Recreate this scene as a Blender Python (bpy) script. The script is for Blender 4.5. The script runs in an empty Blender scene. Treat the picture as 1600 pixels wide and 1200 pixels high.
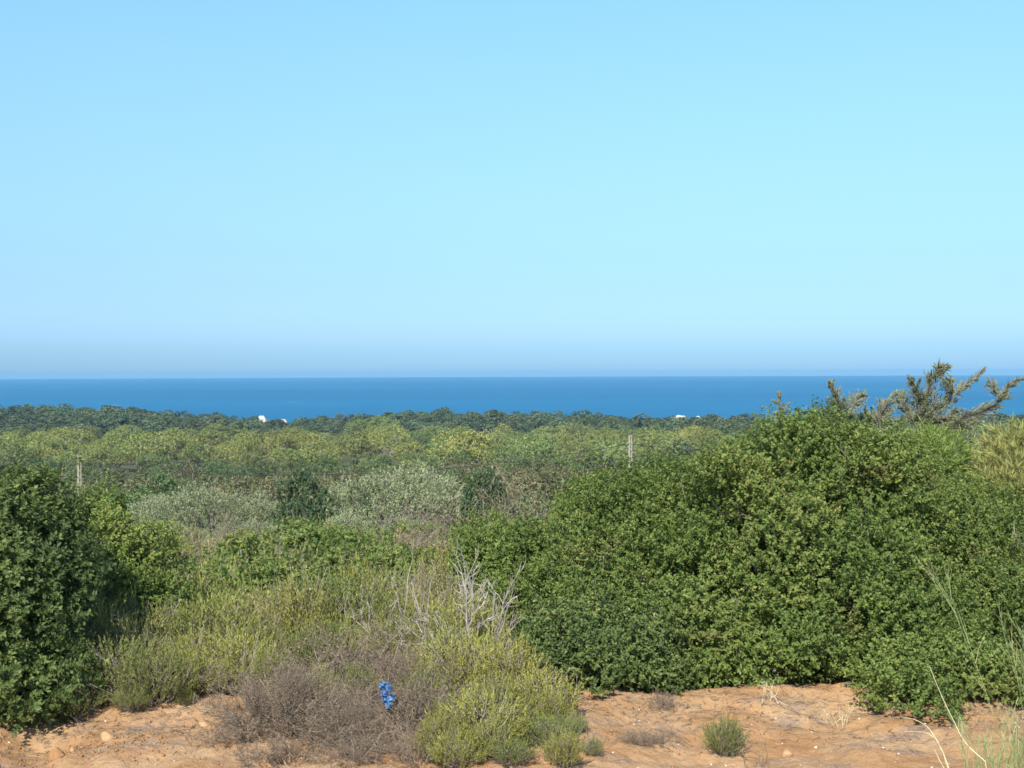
import bpy, math
import numpy as np
from mathutils import Vector, Matrix, Euler

S = bpy.context.scene
COL = S.collection
F = 1931.0            # focal length in photograph pixels (1600 wide)
EYE = 581.0           # photograph row of eye level
ZC = 2.5              # camera height above the bare earth
SEA = -37.5

# ---------------------------------------------------------------- camera
cam_d = bpy.data.cameras.new("camera")
cam = bpy.data.objects.new("camera", cam_d)
COL.objects.link(cam)
cam_d.sensor_width = 36
cam_d.lens = 36 * F / 1600
cam_d.clip_start = 0.05
cam_d.clip_end = 40000
pitch = math.atan((600 - EYE) / F)
cam.matrix_world = Matrix.Translation((0, 0, ZC)) @ (Matrix.Rotation(math.pi / 2 - pitch, 4, 'X') @ Matrix.Rotation(-math.radians(0.215), 4, 'Z'))
S.camera = cam
CM = cam.matrix_world.to_3x3()


def W(px, py, d):
    """point at forward distance d seen at photograph pixel (px, py)"""
    v = CM @ Vector(((px - 800) / F, -(py - 600) / F, -1))
    v *= d / v.y
    return np.array((v.x, v.y, v.z + ZC))


# ---------------------------------------------------------------- helpers
def nrm(a):
    return a / np.maximum(np.linalg.norm(a, axis=-1, keepdims=True), 1e-9)


_perm = np.random.default_rng(7).random((256, 256))


def vnoise(x, y):
    xi = np.floor(x).astype(int); yi = np.floor(y).astype(int)
    fx = x - xi; fy = y - yi
    fx = fx * fx * (3 - 2 * fx); fy = fy * fy * (3 - 2 * fy)
    g = lambda a, b: _perm[a & 255, b & 255]
    return (g(xi, yi) * (1 - fx) + g(xi + 1, yi) * fx) * (1 - fy) + (g(xi, yi + 1) * (1 - fx) + g(xi + 1, yi + 1) * fx) * fy


def fbm(x, y, o=4):
    s = 0; a = 0.5; n = 0
    for k in range(o):
        s = s + a * (vnoise(x * 2 ** k + 17.3 * k, y * 2 ** k + 5.1 * k) - 0.5); n += a; a *= 0.5
    return s / n


class Geo:
    """collects quads with a per-vertex tone, built as ONE mesh"""
    def __init__(s):
        s.V = []; s.Q = []; s.T = []; s.n = 0; s.M = []

    def add(s, V, Q, tone=0.5, mat=0):
        V = np.asarray(V, float); Q = np.asarray(Q, int)
        s.V.append(V); s.Q.append(Q + s.n); s.n += len(V)
        s.T.append(np.broadcast_to(np.asarray(tone, float), (len(V),)))
        s.M.append(np.full(len(Q), mat, int))

    def leaves(s, c, d, n, L, Wd, tone, fold=0.3, mat=0):
        d = nrm(d); sd = nrm(np.cross(d, n)); n2 = np.cross(sd, d)
        L = np.broadcast_to(np.asarray(L, float), (len(c),))[:, None]
        Wd = np.broadcast_to(np.asarray(Wd, float), (len(c),))[:, None]
        mid = c + d * L * 0.45 + n2 * fold * Wd * 0.5
        V = np.stack([c, mid - sd * Wd / 2, c + d * L, mid + sd * Wd / 2], 1).reshape(-1, 3)
        s.add(V, np.arange(len(V)).reshape(-1, 4), np.repeat(tone, 4), mat)

    def tubes(s, P, R, sides=3, tone=None, rng=None, mat=0):
        """P (N,K,3) paths, R (N,K) radii"""
        P = np.asarray(P, float); R = np.asarray(R, float)
        N, K, _ = P.shape
        t = nrm(np.gradient(P, axis=1))
        ref = np.where(np.abs(t[..., 2:3]) > 0.9, np.array([1., 0, 0]), np.array([0, 0, 1.]))
        a = nrm(np.cross(t, ref)); b = np.cross(t, a)
        th = np.arange(sides) * 2 * math.pi / sides
        ring = P[:, :, None] + (a[:, :, None] * np.cos(th)[:, None] + b[:, :, None] * np.sin(th)[:, None]) * R[:, :, None, None]
        idx = np.arange(N * K * sides).reshape(N, K, sides)
        nx = np.roll(idx, -1, axis=2)
        Q = np.stack([idx[:, :-1], nx[:, :-1], nx[:, 1:], idx[:, 1:]], -1).reshape(-1, 4)
        if tone is None:
            tone = np.full(N, 0.5)
        s.add(ring.reshape(-1, 3), Q, np.repeat(tone, K * sides), mat)

    def box(s, c, h, rot=0, tone=0.5):
        c = np.asarray(c, float)
        p = np.array([(x, y, z) for z in (-1, 1) for x, y in ((-1, -1), (1, -1), (1, 1), (-1, 1))], float) * np.asarray(h)
        ca, sa = math.cos(rot), math.sin(rot)
        p = np.stack([p[:, 0] * ca - p[:, 1] * sa, p[:, 0] * sa + p[:, 1] * ca, p[:, 2]], 1) + c
        s.add(p, [(0, 3, 2, 1), (4, 5, 6, 7), (0, 1, 5, 4), (1, 2, 6, 5), (2, 3, 7, 6), (3, 0, 4, 7)], tone)

    def mesh(s, name, mats, smooth=False):
        V = np.concatenate(s.V); Q = np.concatenate(s.Q); T = np.concatenate(s.T); M = np.concatenate(s.M)
        me = bpy.data.meshes.new(name)
        me.vertices.add(len(V)); me.vertices.foreach_set('co', V.astype(np.float32).ravel())
        me.loops.add(len(Q) * 4); me.loops.foreach_set('vertex_index', Q.astype(np.int32).ravel())
        me.polygons.add(len(Q)); me.polygons.foreach_set('loop_start', np.arange(0, len(Q) * 4, 4, dtype=np.int32))
        at = me.attributes.new('tone', 'FLOAT', 'POINT'); at.data.foreach_set('value', T.astype(np.float32))
        for m in (mats if isinstance(mats, (list, tuple)) else [mats]):
            me.materials.append(m)
        me.polygons.foreach_set('material_index', M.astype(np.int32))
        me.update(calc_edges=True)
        me.polygons.foreach_set('use_smooth', np.full(len(Q), smooth))
        return me


def link(name, me, parent=None, loc=None):
    o = bpy.data.objects.new(name, me)
    COL.objects.link(o)
    if parent: o.parent = parent
    if loc is not None: o.location = loc
    return o


def tag(o, label, cat, group=None):
    o['label'] = label; o['category'] = cat
    if group: o['group'] = group
    return o


def thing(name, label, cat, loc=(0, 0, 0), group=None):
    o = bpy.data.objects.new(name, None)
    o.empty_display_size = 0.2
    COL.objects.link(o); o.location = loc
    return tag(o, label, cat, group)


def dup(src, loc, rz=0., sc=1., label=None, group=None):
    r = src.copy(); COL.objects.link(r)
    for ch in src.children:
        c = ch.copy(); COL.objects.link(c); c.parent = r
    place(r, loc, rz, sc, label, group)
    return r


def place(r, loc, rz=0., sc=1., label=None, group=None):
    r.location = loc; r.rotation_euler = (0, 0, rz)
    r.scale = (sc, sc, sc) if np.isscalar(sc) else sc
    if label: r['label'] = label
    if group: r['group'] = group


class Kind:
    """first placement moves the prototype itself, later ones copy it"""
    def __init__(s, protos):
        s.p = protos; s.used = [False] * len(protos)

    def put(s, k, loc, rz, sc, label, group):
        k %= len(s.p)
        if s.used[k]:
            return dup(s.p[k], loc, rz, sc, label, group)
        s.used[k] = True
        place(s.p[k], loc, rz, sc, label, group)
        return s.p[k]

    def finish(s):
        for u, p in zip(s.used, s.p):
            if not u:
                for c in list(p.children): bpy.data.objects.remove(c)
                bpy.data.objects.remove(p)


# ---------------------------------------------------------------- materials
def new_mat(name):
    m = bpy.data.materials.new(name); m.use_nodes = True
    nt = m.node_tree
    return m, nt, nt.nodes['Principled BSDF'], nt.nodes['Material Output']


def ramp(nt, stops, fac=None, interp='LINEAR'):
    r = nt.nodes.new('ShaderNodeValToRGB'); cr = r.color_ramp; cr.interpolation = interp
    while len(cr.elements) < len(stops): cr.elements.new(0.5)
    for e, (p, c) in zip(cr.elements, stops):
        e.position = p; e.color = (*c, 1)
    if fac is not None: nt.links.new(fac, r.inputs[0])
    return r.outputs[0]


def noise(nt, scale, detail=4, rough=0.55, coord='Object', vec_scale=None, dim='3D'):
    tc = nt.nodes.new('ShaderNodeTexCoord')
    n = nt.nodes.new('ShaderNodeTexNoise'); n.inputs['Scale'].default_value = scale
    n.inputs['Detail'].default_value = detail; n.inputs['Roughness'].default_value = rough
    src = tc.outputs[coord]
    if vec_scale:
        mp = nt.nodes.new('ShaderNodeMapping'); mp.inputs['Scale'].default_value = vec_scale
        nt.links.new(src, mp.inputs['Vector']); src = mp.outputs[0]
    nt.links.new(src, n.inputs['Vector'])
    return n.outputs['Fac']


def mixc(nt, fac, a, b, mode='MIX'):
    m = nt.nodes.new('ShaderNodeMix'); m.data_type = 'RGBA'; m.blend_type = mode
    for i, v in ((0, fac), (6, a), (7, b)):
        if isinstance(v, (int, float)): m.inputs[i].default_value = v
        elif isinstance(v, tuple): m.inputs[i].default_value = (*v, 1)
        else: nt.links.new(v, m.inputs[i])
    return m.outputs[2]


LEAF = 1.5


def leaf_mat(name, stops, rough=0.5, transl=0.3, obj_var=0.0, spec=0.35, patch=None):
    """leaf colour by age (tone), a shift per plant, thin leaf translucency"""
    m, nt, b, out = new_mat(name)
    at = nt.nodes.new('ShaderNodeAttribute'); at.attribute_name = 'tone'
    stops = [(p, tuple(min(.6, v * LEAF) for v in c)) for p, c in stops]
    c = ramp(nt, stops, at.outputs['Fac'])
    if patch:                                            # patches of another leaf colour
        f = noise(nt, patch[0], 2)
        c = mixc(nt, ramp(nt, [(patch[2], (0, 0, 0)), (patch[2] + 0.12, (1, 1, 1))], f), c, patch[1])
    if obj_var:
        oi = nt.nodes.new('ShaderNodeObjectInfo')
        hs = nt.nodes.new('ShaderNodeHueSaturation')
        mr = nt.nodes.new('ShaderNodeMapRange'); mr.inputs['To Min'].default_value = 1 - obj_var; mr.inputs['To Max'].default_value = 1 + obj_var
        nt.links.new(oi.outputs['Random'], mr.inputs['Value']); nt.links.new(mr.outputs[0], hs.inputs['Value'])
        mu = nt.nodes.new('ShaderNodeMath'); mu.operation = 'MULTIPLY'; mu.inputs[1].default_value = 7.31
        fr = nt.nodes.new('ShaderNodeMath'); fr.operation = 'FRACT'
        nt.links.new(oi.outputs['Random'], mu.inputs[0]); nt.links.new(mu.outputs[0], fr.inputs[0])
        mr2 = nt.nodes.new('ShaderNodeMapRange'); mr2.inputs['To Min'].default_value = 0.5 - obj_var * 0.09; mr2.inputs['To Max'].default_value = 0.5 + obj_var * 0.09
        nt.links.new(fr.outputs[0], mr2.inputs['Value']); nt.links.new(mr2.outputs[0], hs.inputs['Hue'])
        nt.links.new(c, hs.inputs['Color']); c = hs.outputs[0]
    nt.links.new(c, b.inputs['Base Color'])
    b.inputs['Roughness'].default_value = rough
    b.inputs['Specular IOR Level'].default_value = spec
    if transl:
        tr = nt.nodes.new('ShaderNodeBsdfTranslucent'); nt.links.new(c, tr.inputs['Color'])
        mx = nt.nodes.new('ShaderNodeMixShader'); mx.inputs[0].default_value = transl
        nt.links.new(b.outputs[0], mx.inputs[1]); nt.links.new(tr.outputs[0], mx.inputs[2])
        nt.links.new(mx.outputs[0], out.inputs['Surface'])
    return m


def bark_mat(name, c0, c1, scale=30):
    m, nt, b, out = new_mat(name)
    at = nt.nodes.new('ShaderNodeAttribute'); at.attribute_name = 'tone'
    n = noise(nt, scale, 3)
    c = mixc(nt, at.outputs['Fac'], c0, c1)
    c = mixc(nt, 0.5, c, ramp(nt, [(0.3, (0.45, 0.45, 0.45)), (0.7, (1.2, 1.2, 1.2))], n), 'MULTIPLY')
    nt.links.new(c, b.inputs['Base Color']); b.inputs['Roughness'].default_value = 0.85
    b.inputs['Specular IOR Level'].default_value = 0.2
    return m


DK = (0.03, 0.05, 0.018)
M_lentisk = leaf_mat('lentisk leaves', [(0, (0.062, 0.090, 0.024)), (0.45, (0.097, 0.140, 0.036)), (0.8, (0.158, 0.190, 0.048)), (0.955, (0.18, 0.185, 0.06)), (0.985, (0.25, 0.17, 0.075))], 0.5, 0.38, spec=0.14, patch=(1.5, (0.19, 0.19, 0.065), .60))
M_lentisk_dark = leaf_mat('dark lentisk leaves', [(0, (0.040, 0.062, 0.022)), (0.5, (0.076, 0.108, 0.032)), (0.85, (0.125, 0.152, 0.044)), (0.97, (0.18, 0.185, 0.06)), (1, (0.22, 0.16, 0.07))], 0.5, 0.3, spec=0.18)
M_lentisk_light = leaf_mat('fresh lentisk leaves', [(0, (0.058, 0.086, 0.022)), (0.5, (0.108, 0.150, 0.034)), (0.9, (0.17, 0.205, 0.05)), (1, (0.25, 0.16, 0.07))], 0.5, 0.3, spec=0.16)
M_heath = leaf_mat('heath needles', [(0, (0.105, 0.115, 0.030)), (0.5, (0.20, 0.205, 0.050)), (0.85, (0.30, 0.285, 0.072)), (1, (0.30, 0.24, 0.11))], 0.6, 0.3, 0.15)
M_heath_grn = leaf_mat('green heath needles', [(0, (0.078, 0.098, 0.028)), (0.5, (0.148, 0.172, 0.046)), (0.9, (0.23, 0.245, 0.068)), (1, (0.25, 0.20, 0.10))], 0.6, 0.3, 0.15)
M_heath_dry = leaf_mat('fading heath needles', [(0, (0.105, 0.115, 0.045)), (0.5, (0.19, 0.195, 0.075)), (0.9, (0.28, 0.27, 0.115)), (1, (0.32, 0.25, 0.15))], 0.7, 0.25, 0.15)
M_gold = leaf_mat('golden pine needles', [(0, (0.11, 0.125, 0.038)), (0.5, (0.20, 0.205, 0.064)), (1, (0.29, 0.28, 0.10))], 0.6, 0.3)
M_ypine = leaf_mat('young pine needles', [(0, (0.065, 0.105, 0.022)), (0.5, (0.115, 0.165, 0.034)), (1, (0.20, 0.24, 0.06))], 0.55, 0.3)
M_juniper = leaf_mat('juniper scales', [(0, (0.085, 0.110, 0.054)), (0.5, (0.165, 0.192, 0.092)), (0.85, (0.25, 0.26, 0.135)), (1, (0.26, 0.19, 0.11))], 0.65, 0.2)
M_olive = leaf_mat('olive leaves', [(0, (0.090, 0.112, 0.055)), (0.5, (0.170, 0.190, 0.098)), (1, (0.27, 0.285, 0.165))], 0.5, 0.2, 0.14)
M_pine = leaf_mat('pine needles', [(0, (0.072, 0.088, 0.024)), (0.5, (0.142, 0.160, 0.040)), (1, (0.225, 0.228, 0.064))], 0.6, 0.12, 0.2)
M_pine_grn = leaf_mat('green pine needles', [(0, (0.060, 0.085, 0.030)), (0.5, (0.115, 0.145, 0.042)), (1, (0.18, 0.20, 0.062))], 0.6, 0.12, 0.2)
M_maq = leaf_mat('maquis leaves', [(0, (0.042, 0.066, 0.026)), (0.5, (0.078, 0.112, 0.040)), (1, (0.135, 0.165, 0.060))], 0.55, 0.25, 0.34)
M_maq_brown = leaf_mat('brownish maquis leaves', [(0, (0.060, 0.064, 0.030)), (0.5, (0.108, 0.108, 0.048)), (1, (0.165, 0.155, 0.072))], 0.7, 0.2, 0.2)
M_ridge = leaf_mat('ridge tree leaves', [(0, (0.040, 0.060, 0.028)), (0.5, (0.072, 0.096, 0.044)), (1, (0.12, 0.145, 0.065))], 0.6, 0.2, 0.25)
M_deadleaf = leaf_mat('dead leaves', [(0, (0.09, 0.06, 0.04)), (0.5, (0.16, 0.115, 0.075)), (1, (0.24, 0.18, 0.12))], 0.8, 0.15)
M_broom = leaf_mat('broom stems', [(0, (0.07, 0.11, 0.04)), (0.5, (0.12, 0.16, 0.06)), (1, (0.22, 0.22, 0.10))], 0.6, 0.0)
M_straw = leaf_mat('straw', [(0, (0.38, 0.31, 0.16)), (1, (0.55, 0.47, 0.28))], 0.6, 0.0)
M_bark = bark_mat('bark', (0.09, 0.075, 0.06), (0.22, 0.19, 0.16))
M_bark_pine = bark_mat('pine bark', (0.15, 0.125, 0.10), (0.34, 0.295, 0.25), 6)
M_twig = bark_mat('grey twigs', (0.13, 0.10, 0.08), (0.32, 0.27, 0.23), 40)
M_brush = bark_mat('dry brush twigs', (0.10, 0.076, 0.054), (0.29, 0.235, 0.175), 40)
M_bleached = bark_mat('bleached dead wood', (0.23, 0.20, 0.17), (0.46, 0.415, 0.36), 40)


def ground_mat():
    m, nt, b, out = new_mat('red earth')
    geo = nt.nodes.new('ShaderNodeNewGeometry')
    sep = nt.nodes.new('ShaderNodeSeparateXYZ'); nt.links.new(geo.outputs['Position'], sep.inputs[0])
    n1 = noise(nt, 1.1, 6, 0.6)
    earth = ramp(nt, [(0.28, (0.28, 0.150, 0.068)), (0.42, (0.38, 0.218, 0.102)), (0.55, (0.41, 0.262, 0.140)), (0.75, (0.44, 0.315, 0.195))], n1)
    n2 = noise(nt, 9, 6, 0.65)
    earth = mixc(nt, 0.36, earth, ramp(nt, [(0.3, (0.62, 0.6, 0.58)), (0.5, (1, 1, 1)), (0.72, (1.18, 1.16, 1.12))], n2), 'MULTIPLY')
    n5 = noise(nt, 60, 4, 0.6)
    earth = mixc(nt, 0.3, earth, ramp(nt, [(0.33, (0.6, 0.57, 0.55)), (0.5, (1, 1, 1)), (0.7, (1.2, 1.18, 1.15))], n5), 'MULTIPLY')
    n3 = noise(nt, 1.7, 5, 0.62, vec_scale=(1, 1.6, 1))
    lit = ramp(nt, [(0.54, (0, 0, 0)), (0.64, (0.6, 0.6, 0.6))], n3)           # grey litter lying in patches
    earth = mixc(nt, lit, earth, ramp(nt, [(0.35, (0.13, 0.105, 0.09)), (0.7, (0.33, 0.27, 0.22))], n5))
    n4 = noise(nt, 0.05, 6, 0.65)
    scrub = ramp(nt, [(0.3, (0.035, 0.045, 0.02)), (0.5, (0.07, 0.078, 0.034)), (0.62, (0.10, 0.085, 0.05)), (0.75, (0.18, 0.14, 0.09))], n4)
    mr = nt.nodes.new('ShaderNodeMapRange'); mr.inputs['From Min'].default_value = 10.6; mr.inputs['From Max'].default_value = 13.5
    nt.links.new(sep.outputs['Y'], mr.inputs['Value'])
    nt.links.new(mixc(nt, mr.outputs[0], earth, scrub), b.inputs['Base Color'])
    b.inputs['Roughness'].default_value = 0.95; b.inputs['Specular IOR Level'].default_value = 0.1
    bp = nt.nodes.new('ShaderNodeBump'); bp.inputs['Strength'].default_value = 0.9; bp.inputs['Distance'].default_value = 0.035
    nb = noise(nt, 22, 8, 0.7)
    nt.links.new(nb, bp.inputs['Height']); nt.links.new(bp.outputs[0], b.inputs['Normal'])
    return m


def stone_mat(name, c0, c1):
    m, nt, b, out = new_mat(name)
    nt.links.new(ramp(nt, [(0.3, c0), (0.7, c1)], noise(nt, 14, 5, 0.65)), b.inputs['Base Color'])
    b.inputs['Roughness'].default_value = 0.9; b.inputs['Specular IOR Level'].default_value = 0.15
    bp = nt.nodes.new('ShaderNodeBump'); bp.inputs['Strength'].default_value = 0.5; bp.inputs['Distance'].default_value = 0.02
    nt.links.new(noise(nt, 35, 6, 0.7), bp.inputs['Height']); nt.links.new(bp.outputs[0], b.inputs['Normal'])
    return m


def sea_mat():
    m, nt, b, out = new_mat('sea water')
    n1 = noise(nt, 0.0011, 4, 0.55, vec_scale=(0.35, 1.0, 1))
    c = ramp(nt, [(0.3, (0.001, 0.078, 0.172)), (0.5, (0.001, 0.098, 0.205)), (0.7, (0.002, 0.118, 0.238))], n1)
    n2 = noise(nt, 0.03, 3, 0.6, vec_scale=(0.5, 1, 1))
    c = mixc(nt, 0.35, c, ramp(nt, [(0.3, (0.72, 0.8, 0.85)), (0.7, (1.25, 1.18, 1.12))], n2), 'MULTIPLY')
    n3 = noise(nt, 0.045, 2, 0.5, vec_scale=(0.6, 1, 1))
    caps = ramp(nt, [(0.765, (0, 0, 0)), (0.785, (0.6, 0.6, 0.6))], n3)
    c = mixc(nt, caps, c, (0.75, 0.8, 0.82))
    nt.links.new(c, b.inputs['Base Color'])
    b.inputs['Roughness'].default_value = 0.55; b.inputs['Specular IOR Level'].default_value = 0.12
    bp = nt.nodes.new('ShaderNodeBump'); bp.inputs['Strength'].default_value = 0.35; bp.inputs['Distance'].default_value = 1.0
    nt.links.new(noise(nt, 0.08, 4, 0.6, vec_scale=(0.5, 1, 1)), bp.inputs['Height']); nt.links.new(bp.outputs[0], b.inputs['Normal'])
    return m


# ---------------------------------------------------------------- terrain
PY = [-3000, -200, -10, 0, 3.5, 6.2, 8, 9.6, 10.4, 12, 20, 50, 100, 150, 220, 300, 430, 520, 580, 640, 700, 760, 850, 900, 1200, 3500]
PZ = [6, 3, 1.1, 0.9, 0.6, 0.08, 0.0, 0.0, -0.12, -0.45, -1.5, -5.5, -10.2, -13.6, -17.4, -21.0, -24.5, -25, -25, -25, -28, -32, -39, -41, -44, -60]
RX = [-400, 0, 150, 250, 400, 470, 560, 690, 760, 850, 950, 1060, 1150, 1400, 1600, 2000]
RY = [626, 630, 632, 643, 654, 657, 649, 640, 642, 646, 651, 657, 657, 660, 652, 650]


def height(x, y):
    x = np.asarray(x, float); y = np.asarray(y, float)
    z = np.interp(y, PY, PZ)
    far = np.clip((y - 30) / 120, 0, 1) * np.clip((800 - y) / 60, 0, 1)
    z = z + far * fbm(x / 70 + 3, y / 90 + 8, 3) * 5
    px = 800 + x / np.maximum(y, 60) * F
    top = ZC - (np.interp(px, RX, RY) - EYE) / F * 640 - 6.3
    gq = np.exp(-((y - 640) / 55.0) ** 2)
    z = z * (1 - gq) + (top + far * 0.6 * fbm(x / 30, y / 30, 2)) * gq
    near = np.exp(-(np.maximum(np.hypot(x, y) - 13, 0) / 6.0) ** 2)
    z = z + near * (fbm(x * 0.55, y * 0.55 + 4, 3) * 0.26 + fbm(x * 2.6 + 9, y * 2.6, 4) * 0.14 + fbm(x * 9 + 2, y * 9, 4) * 0.045)
    # low bank of loose earth on the right, a lip at the left bush
    z = z + 0.10 * np.exp(-((x - 1.7) / 0.8) ** 2 - ((y - 9.5) / 0.5) ** 2)
    z = z - 0.16 * np.exp(-((x + 3.35) / 0.35) ** 2 - ((y - 8.5) / 0.7) ** 2)
    return z


def hz(x, y):
    return float(height(np.array([x]), np.array([y]))[0])


def build_ground():
    th = np.concatenate([np.linspace(-180, -34, 50)[:-1], np.linspace(-34, 34, 560), np.linspace(34, 180, 50)[1:-1]])
    th = np.radians(th)
    r = np.concatenate([np.geomspace(0.4, 6.3, 26)[:-1], np.geomspace(6.3, 12.5, 190)[:-1], np.geomspace(12.5, 3400, 190)])
    R, T = np.meshgrid(r, th, indexing='ij')
    X = R * np.sin(T); Y = R * np.cos(T)
    Z = height(X, Y)
    nr, nt_ = X.shape
    idx = np.arange(nr * nt_).reshape(nr, nt_)
    nx = np.roll(idx, -1, axis=1)
    Q = np.stack([idx[:-1], idx[1:], nx[1:], nx[:-1]], -1).reshape(-1, 4)
    g = Geo(); g.add(np.stack([X, Y, Z], -1).reshape(-1, 3), Q)
    # hub under the viewpoint
    c0 = np.array([[0, 0, hz(0, 0)]])
    ring = np.stack([X[0], Y[0], Z[0]], -1)
    V = np.concatenate([c0, ring]); k = np.arange(1, nt_ + 1, 2)
    n = nt_
    Qh = [(0, i, 1 + (i % n), 1 + ((i + 1) % n)) for i in range(1, n, 2)]
    g.add(V, Qh)
    me = g.mesh('ground', ground_mat(), smooth=True)
    o = link('ground', me); o['kind'] = 'structure'
    # the sea: a disc past the horizon dip
    g = Geo()
    th = np.linspace(0, 2 * math.pi, 129)[:-1]
    rr = np.array([600., 1500, 4000, 9900])
    X = rr[:, None] * np.cos(th); Y = rr[:, None] * np.sin(th)
    idx = np.arange(X.size).reshape(X.shape); nx = np.roll(idx, -1, axis=1)
    Q = np.stack([idx[:-1], idx[1:], nx[1:], nx[:-1]], -1).reshape(-1, 4)
    g.add(np.stack([X, Y, np.full_like(X, SEA)], -1).reshape(-1, 3), Q)
    o = link('sea', g.mesh('sea', sea_mat())); o['kind'] = 'structure'


build_ground()


# ---------------------------------------------------------------- plant generators
def wave(rng, P, wl, n=7):
    """smooth 3D field in about -1..1 with features of size wl"""
    k = nrm(rng.normal(size=(n, 3))) * (2 * math.pi / wl) * rng.uniform(.6, 1.5, (n, 1)); ph = rng.random(n) * 6.28
    return np.sin(P @ k.T + ph).sum(1) / math.sqrt(n) / 1.2


def lump_points(rng, lobes, lump_r, n_lumps, n_spray, zfloor=None, up=0.35, deep=0.72, gap=None, gap_t=-.44):
    lobes = np.array(lobes, float); C = lobes[:, :3]; Rr = lobes[:, 3:6]
    w = (Rr[:, 0] * Rr[:, 2] + Rr[:, 0] * Rr[:, 1] + Rr[:, 1] * Rr[:, 2]); w /= w.sum()
    k = rng.choice(len(C), n_lumps * 4, p=w)
    u = nrm(rng.normal(size=(len(k), 3)))
    p = C[k] + u * Rr[k] * rng.uniform(deep, 1.03, (len(k), 1))
    out = nrm(u / Rr[k])
    ins = (((p[:, None] - C[None]) / (Rr[None] * 0.86)) ** 2).sum(-1) < 1
    ins[np.arange(len(k)), k] = False
    ok = ~ins.any(1)
    if zfloor is not None: ok &= p[:, 2] > zfloor(p) + 0.02
    p = p[ok][:n_lumps]; out = out[ok][:n_lumps]
    lr = lump_r * (0.38 + 1.15 * rng.random(len(p)) ** 1.6)
    ltone = rng.random(len(p))
    w = lr ** 2; w /= w.sum()
    k = rng.choice(len(p), n_spray * 3, p=w)
    v = nrm(rng.normal(size=(len(k), 3)))
    dt = (v * out[k]).sum(1)
    P = p[k] + v * lr[k][:, None] * rng.uniform(0.66, 1.10, (len(k), 1)) * np.array([1, 1, 0.85])
    ok = dt > -0.25
    if zfloor is not None: ok &= P[:, 2] > zfloor(P) + 0.03
    if gap:
        f = wave(rng, P * np.array([1, 1, 1.35]), gap) + .5 * wave(rng, P, gap * .45) + .4 * wave(rng, P, gap * 2.2)
        ok &= f > gap_t
    P = P[ok][:n_spray]; k = k[ok][:n_spray]; v = v[ok][:n_spray]
    A = nrm(v * 0.7 + out[k] * 0.5 + np.array([0, 0, up]) + rng.normal(size=P.shape) * 0.25)
    return P, A, ltone[k], p, out


def add_sprays(g, rng, P, A, tone, k, slen, L, Wd, spread=0.9, fwd=0.5, tmix=0.45, bump_up=0.35):
    N = len(P)
    t = rng.random((N, k)) * 0.85 + 0.15
    sl = slen * rng.uniform(0.6, 1.3, (N, 1))
    base = P[:, None] + A[:, None] * (t * sl)[..., None]
    rd = rng.normal(size=(N, k, 3)); rd = rd - (rd * A[:, None]).sum(-1, keepdims=True) * A[:, None]
    d = nrm(A[:, None] * fwd + nrm(rd) * spread)
    n = nrm(A[:, None] * 1.0 + rng.normal(size=(N, k, 3)) * 0.45 + np.array([0, 0, bump_up]))
    tn = np.clip(tone[:, None] * tmix + rng.random((N, k)) * (1 - tmix), 0, 1)
    LL = L * rng.uniform(0.7, 1.3, N * k)
    g.leaves(base.reshape(-1, 3), d.reshape(-1, 3), n.reshape(-1, 3), LL, LL * Wd / L, tn.ravel())


def grow(rng, base, d, length, K=5, wob=0.25, bend=0.0):
    N = len(base)
    P = np.zeros((N, K, 3)); P[:, 0] = base
    dd = nrm(d); st = (np.broadcast_to(length, (N,)) / (K - 1))[:, None]
    for i in range(1, K):
        dd = nrm(dd + rng.normal(size=(N, 3)) * wob + np.array([0, 0, bend]))
        P[:, i] = P[:, i - 1] + dd * st
    return P


def twig_tree(g, rng, base, d, length, r0, levels, K=5, wob=0.22, bend=0.05, sides=3, tone=None):
    """stems, then levels of (children per stem, length ratio, spread)"""
    P = grow(rng, base, d, length, K, wob, bend)
    N = len(P); r = np.broadcast_to(r0, (N,)).astype(float)
    L = np.broadcast_to(length, (N,)).astype(float)
    tips = []
    tp = lambda n: np.linspace(1, 0.45, K)[None] * np.ones((n, 1))
    tn = rng.random(N)
    g.tubes(P, r[:, None] * tp(N), sides, tn)
    allp = [P]
    for (nc, ratio, spread) in levels:
        idx = np.repeat(np.arange(len(P)), nc)
        t = rng.uniform(0.25, 0.98, len(idx)) * (K - 1)
        i = np.minimum(t.astype(int), K - 2); f = (t - i)[:, None]
        b = P[idx, i] * (1 - f) + P[idx, i + 1] * f
        tg = nrm(P[idx, i + 1] - P[idx, i])
        d = nrm(tg + rng.normal(size=b.shape) * spread + np.array([0, 0, 0.12]))
        L = L[idx] * ratio * rng.uniform(0.6, 1.25, len(idx)) * (1 - 0.35 * t / (K - 1))
        r = np.maximum(r[idx] * (0.62), 0.0013)
        P = grow(rng, b, d, L, K, wob, bend)
        g.tubes(P, r[:, None] * tp(len(P)), sides, rng.random(len(P)))
        allp.append(P)
    return allp


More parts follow.
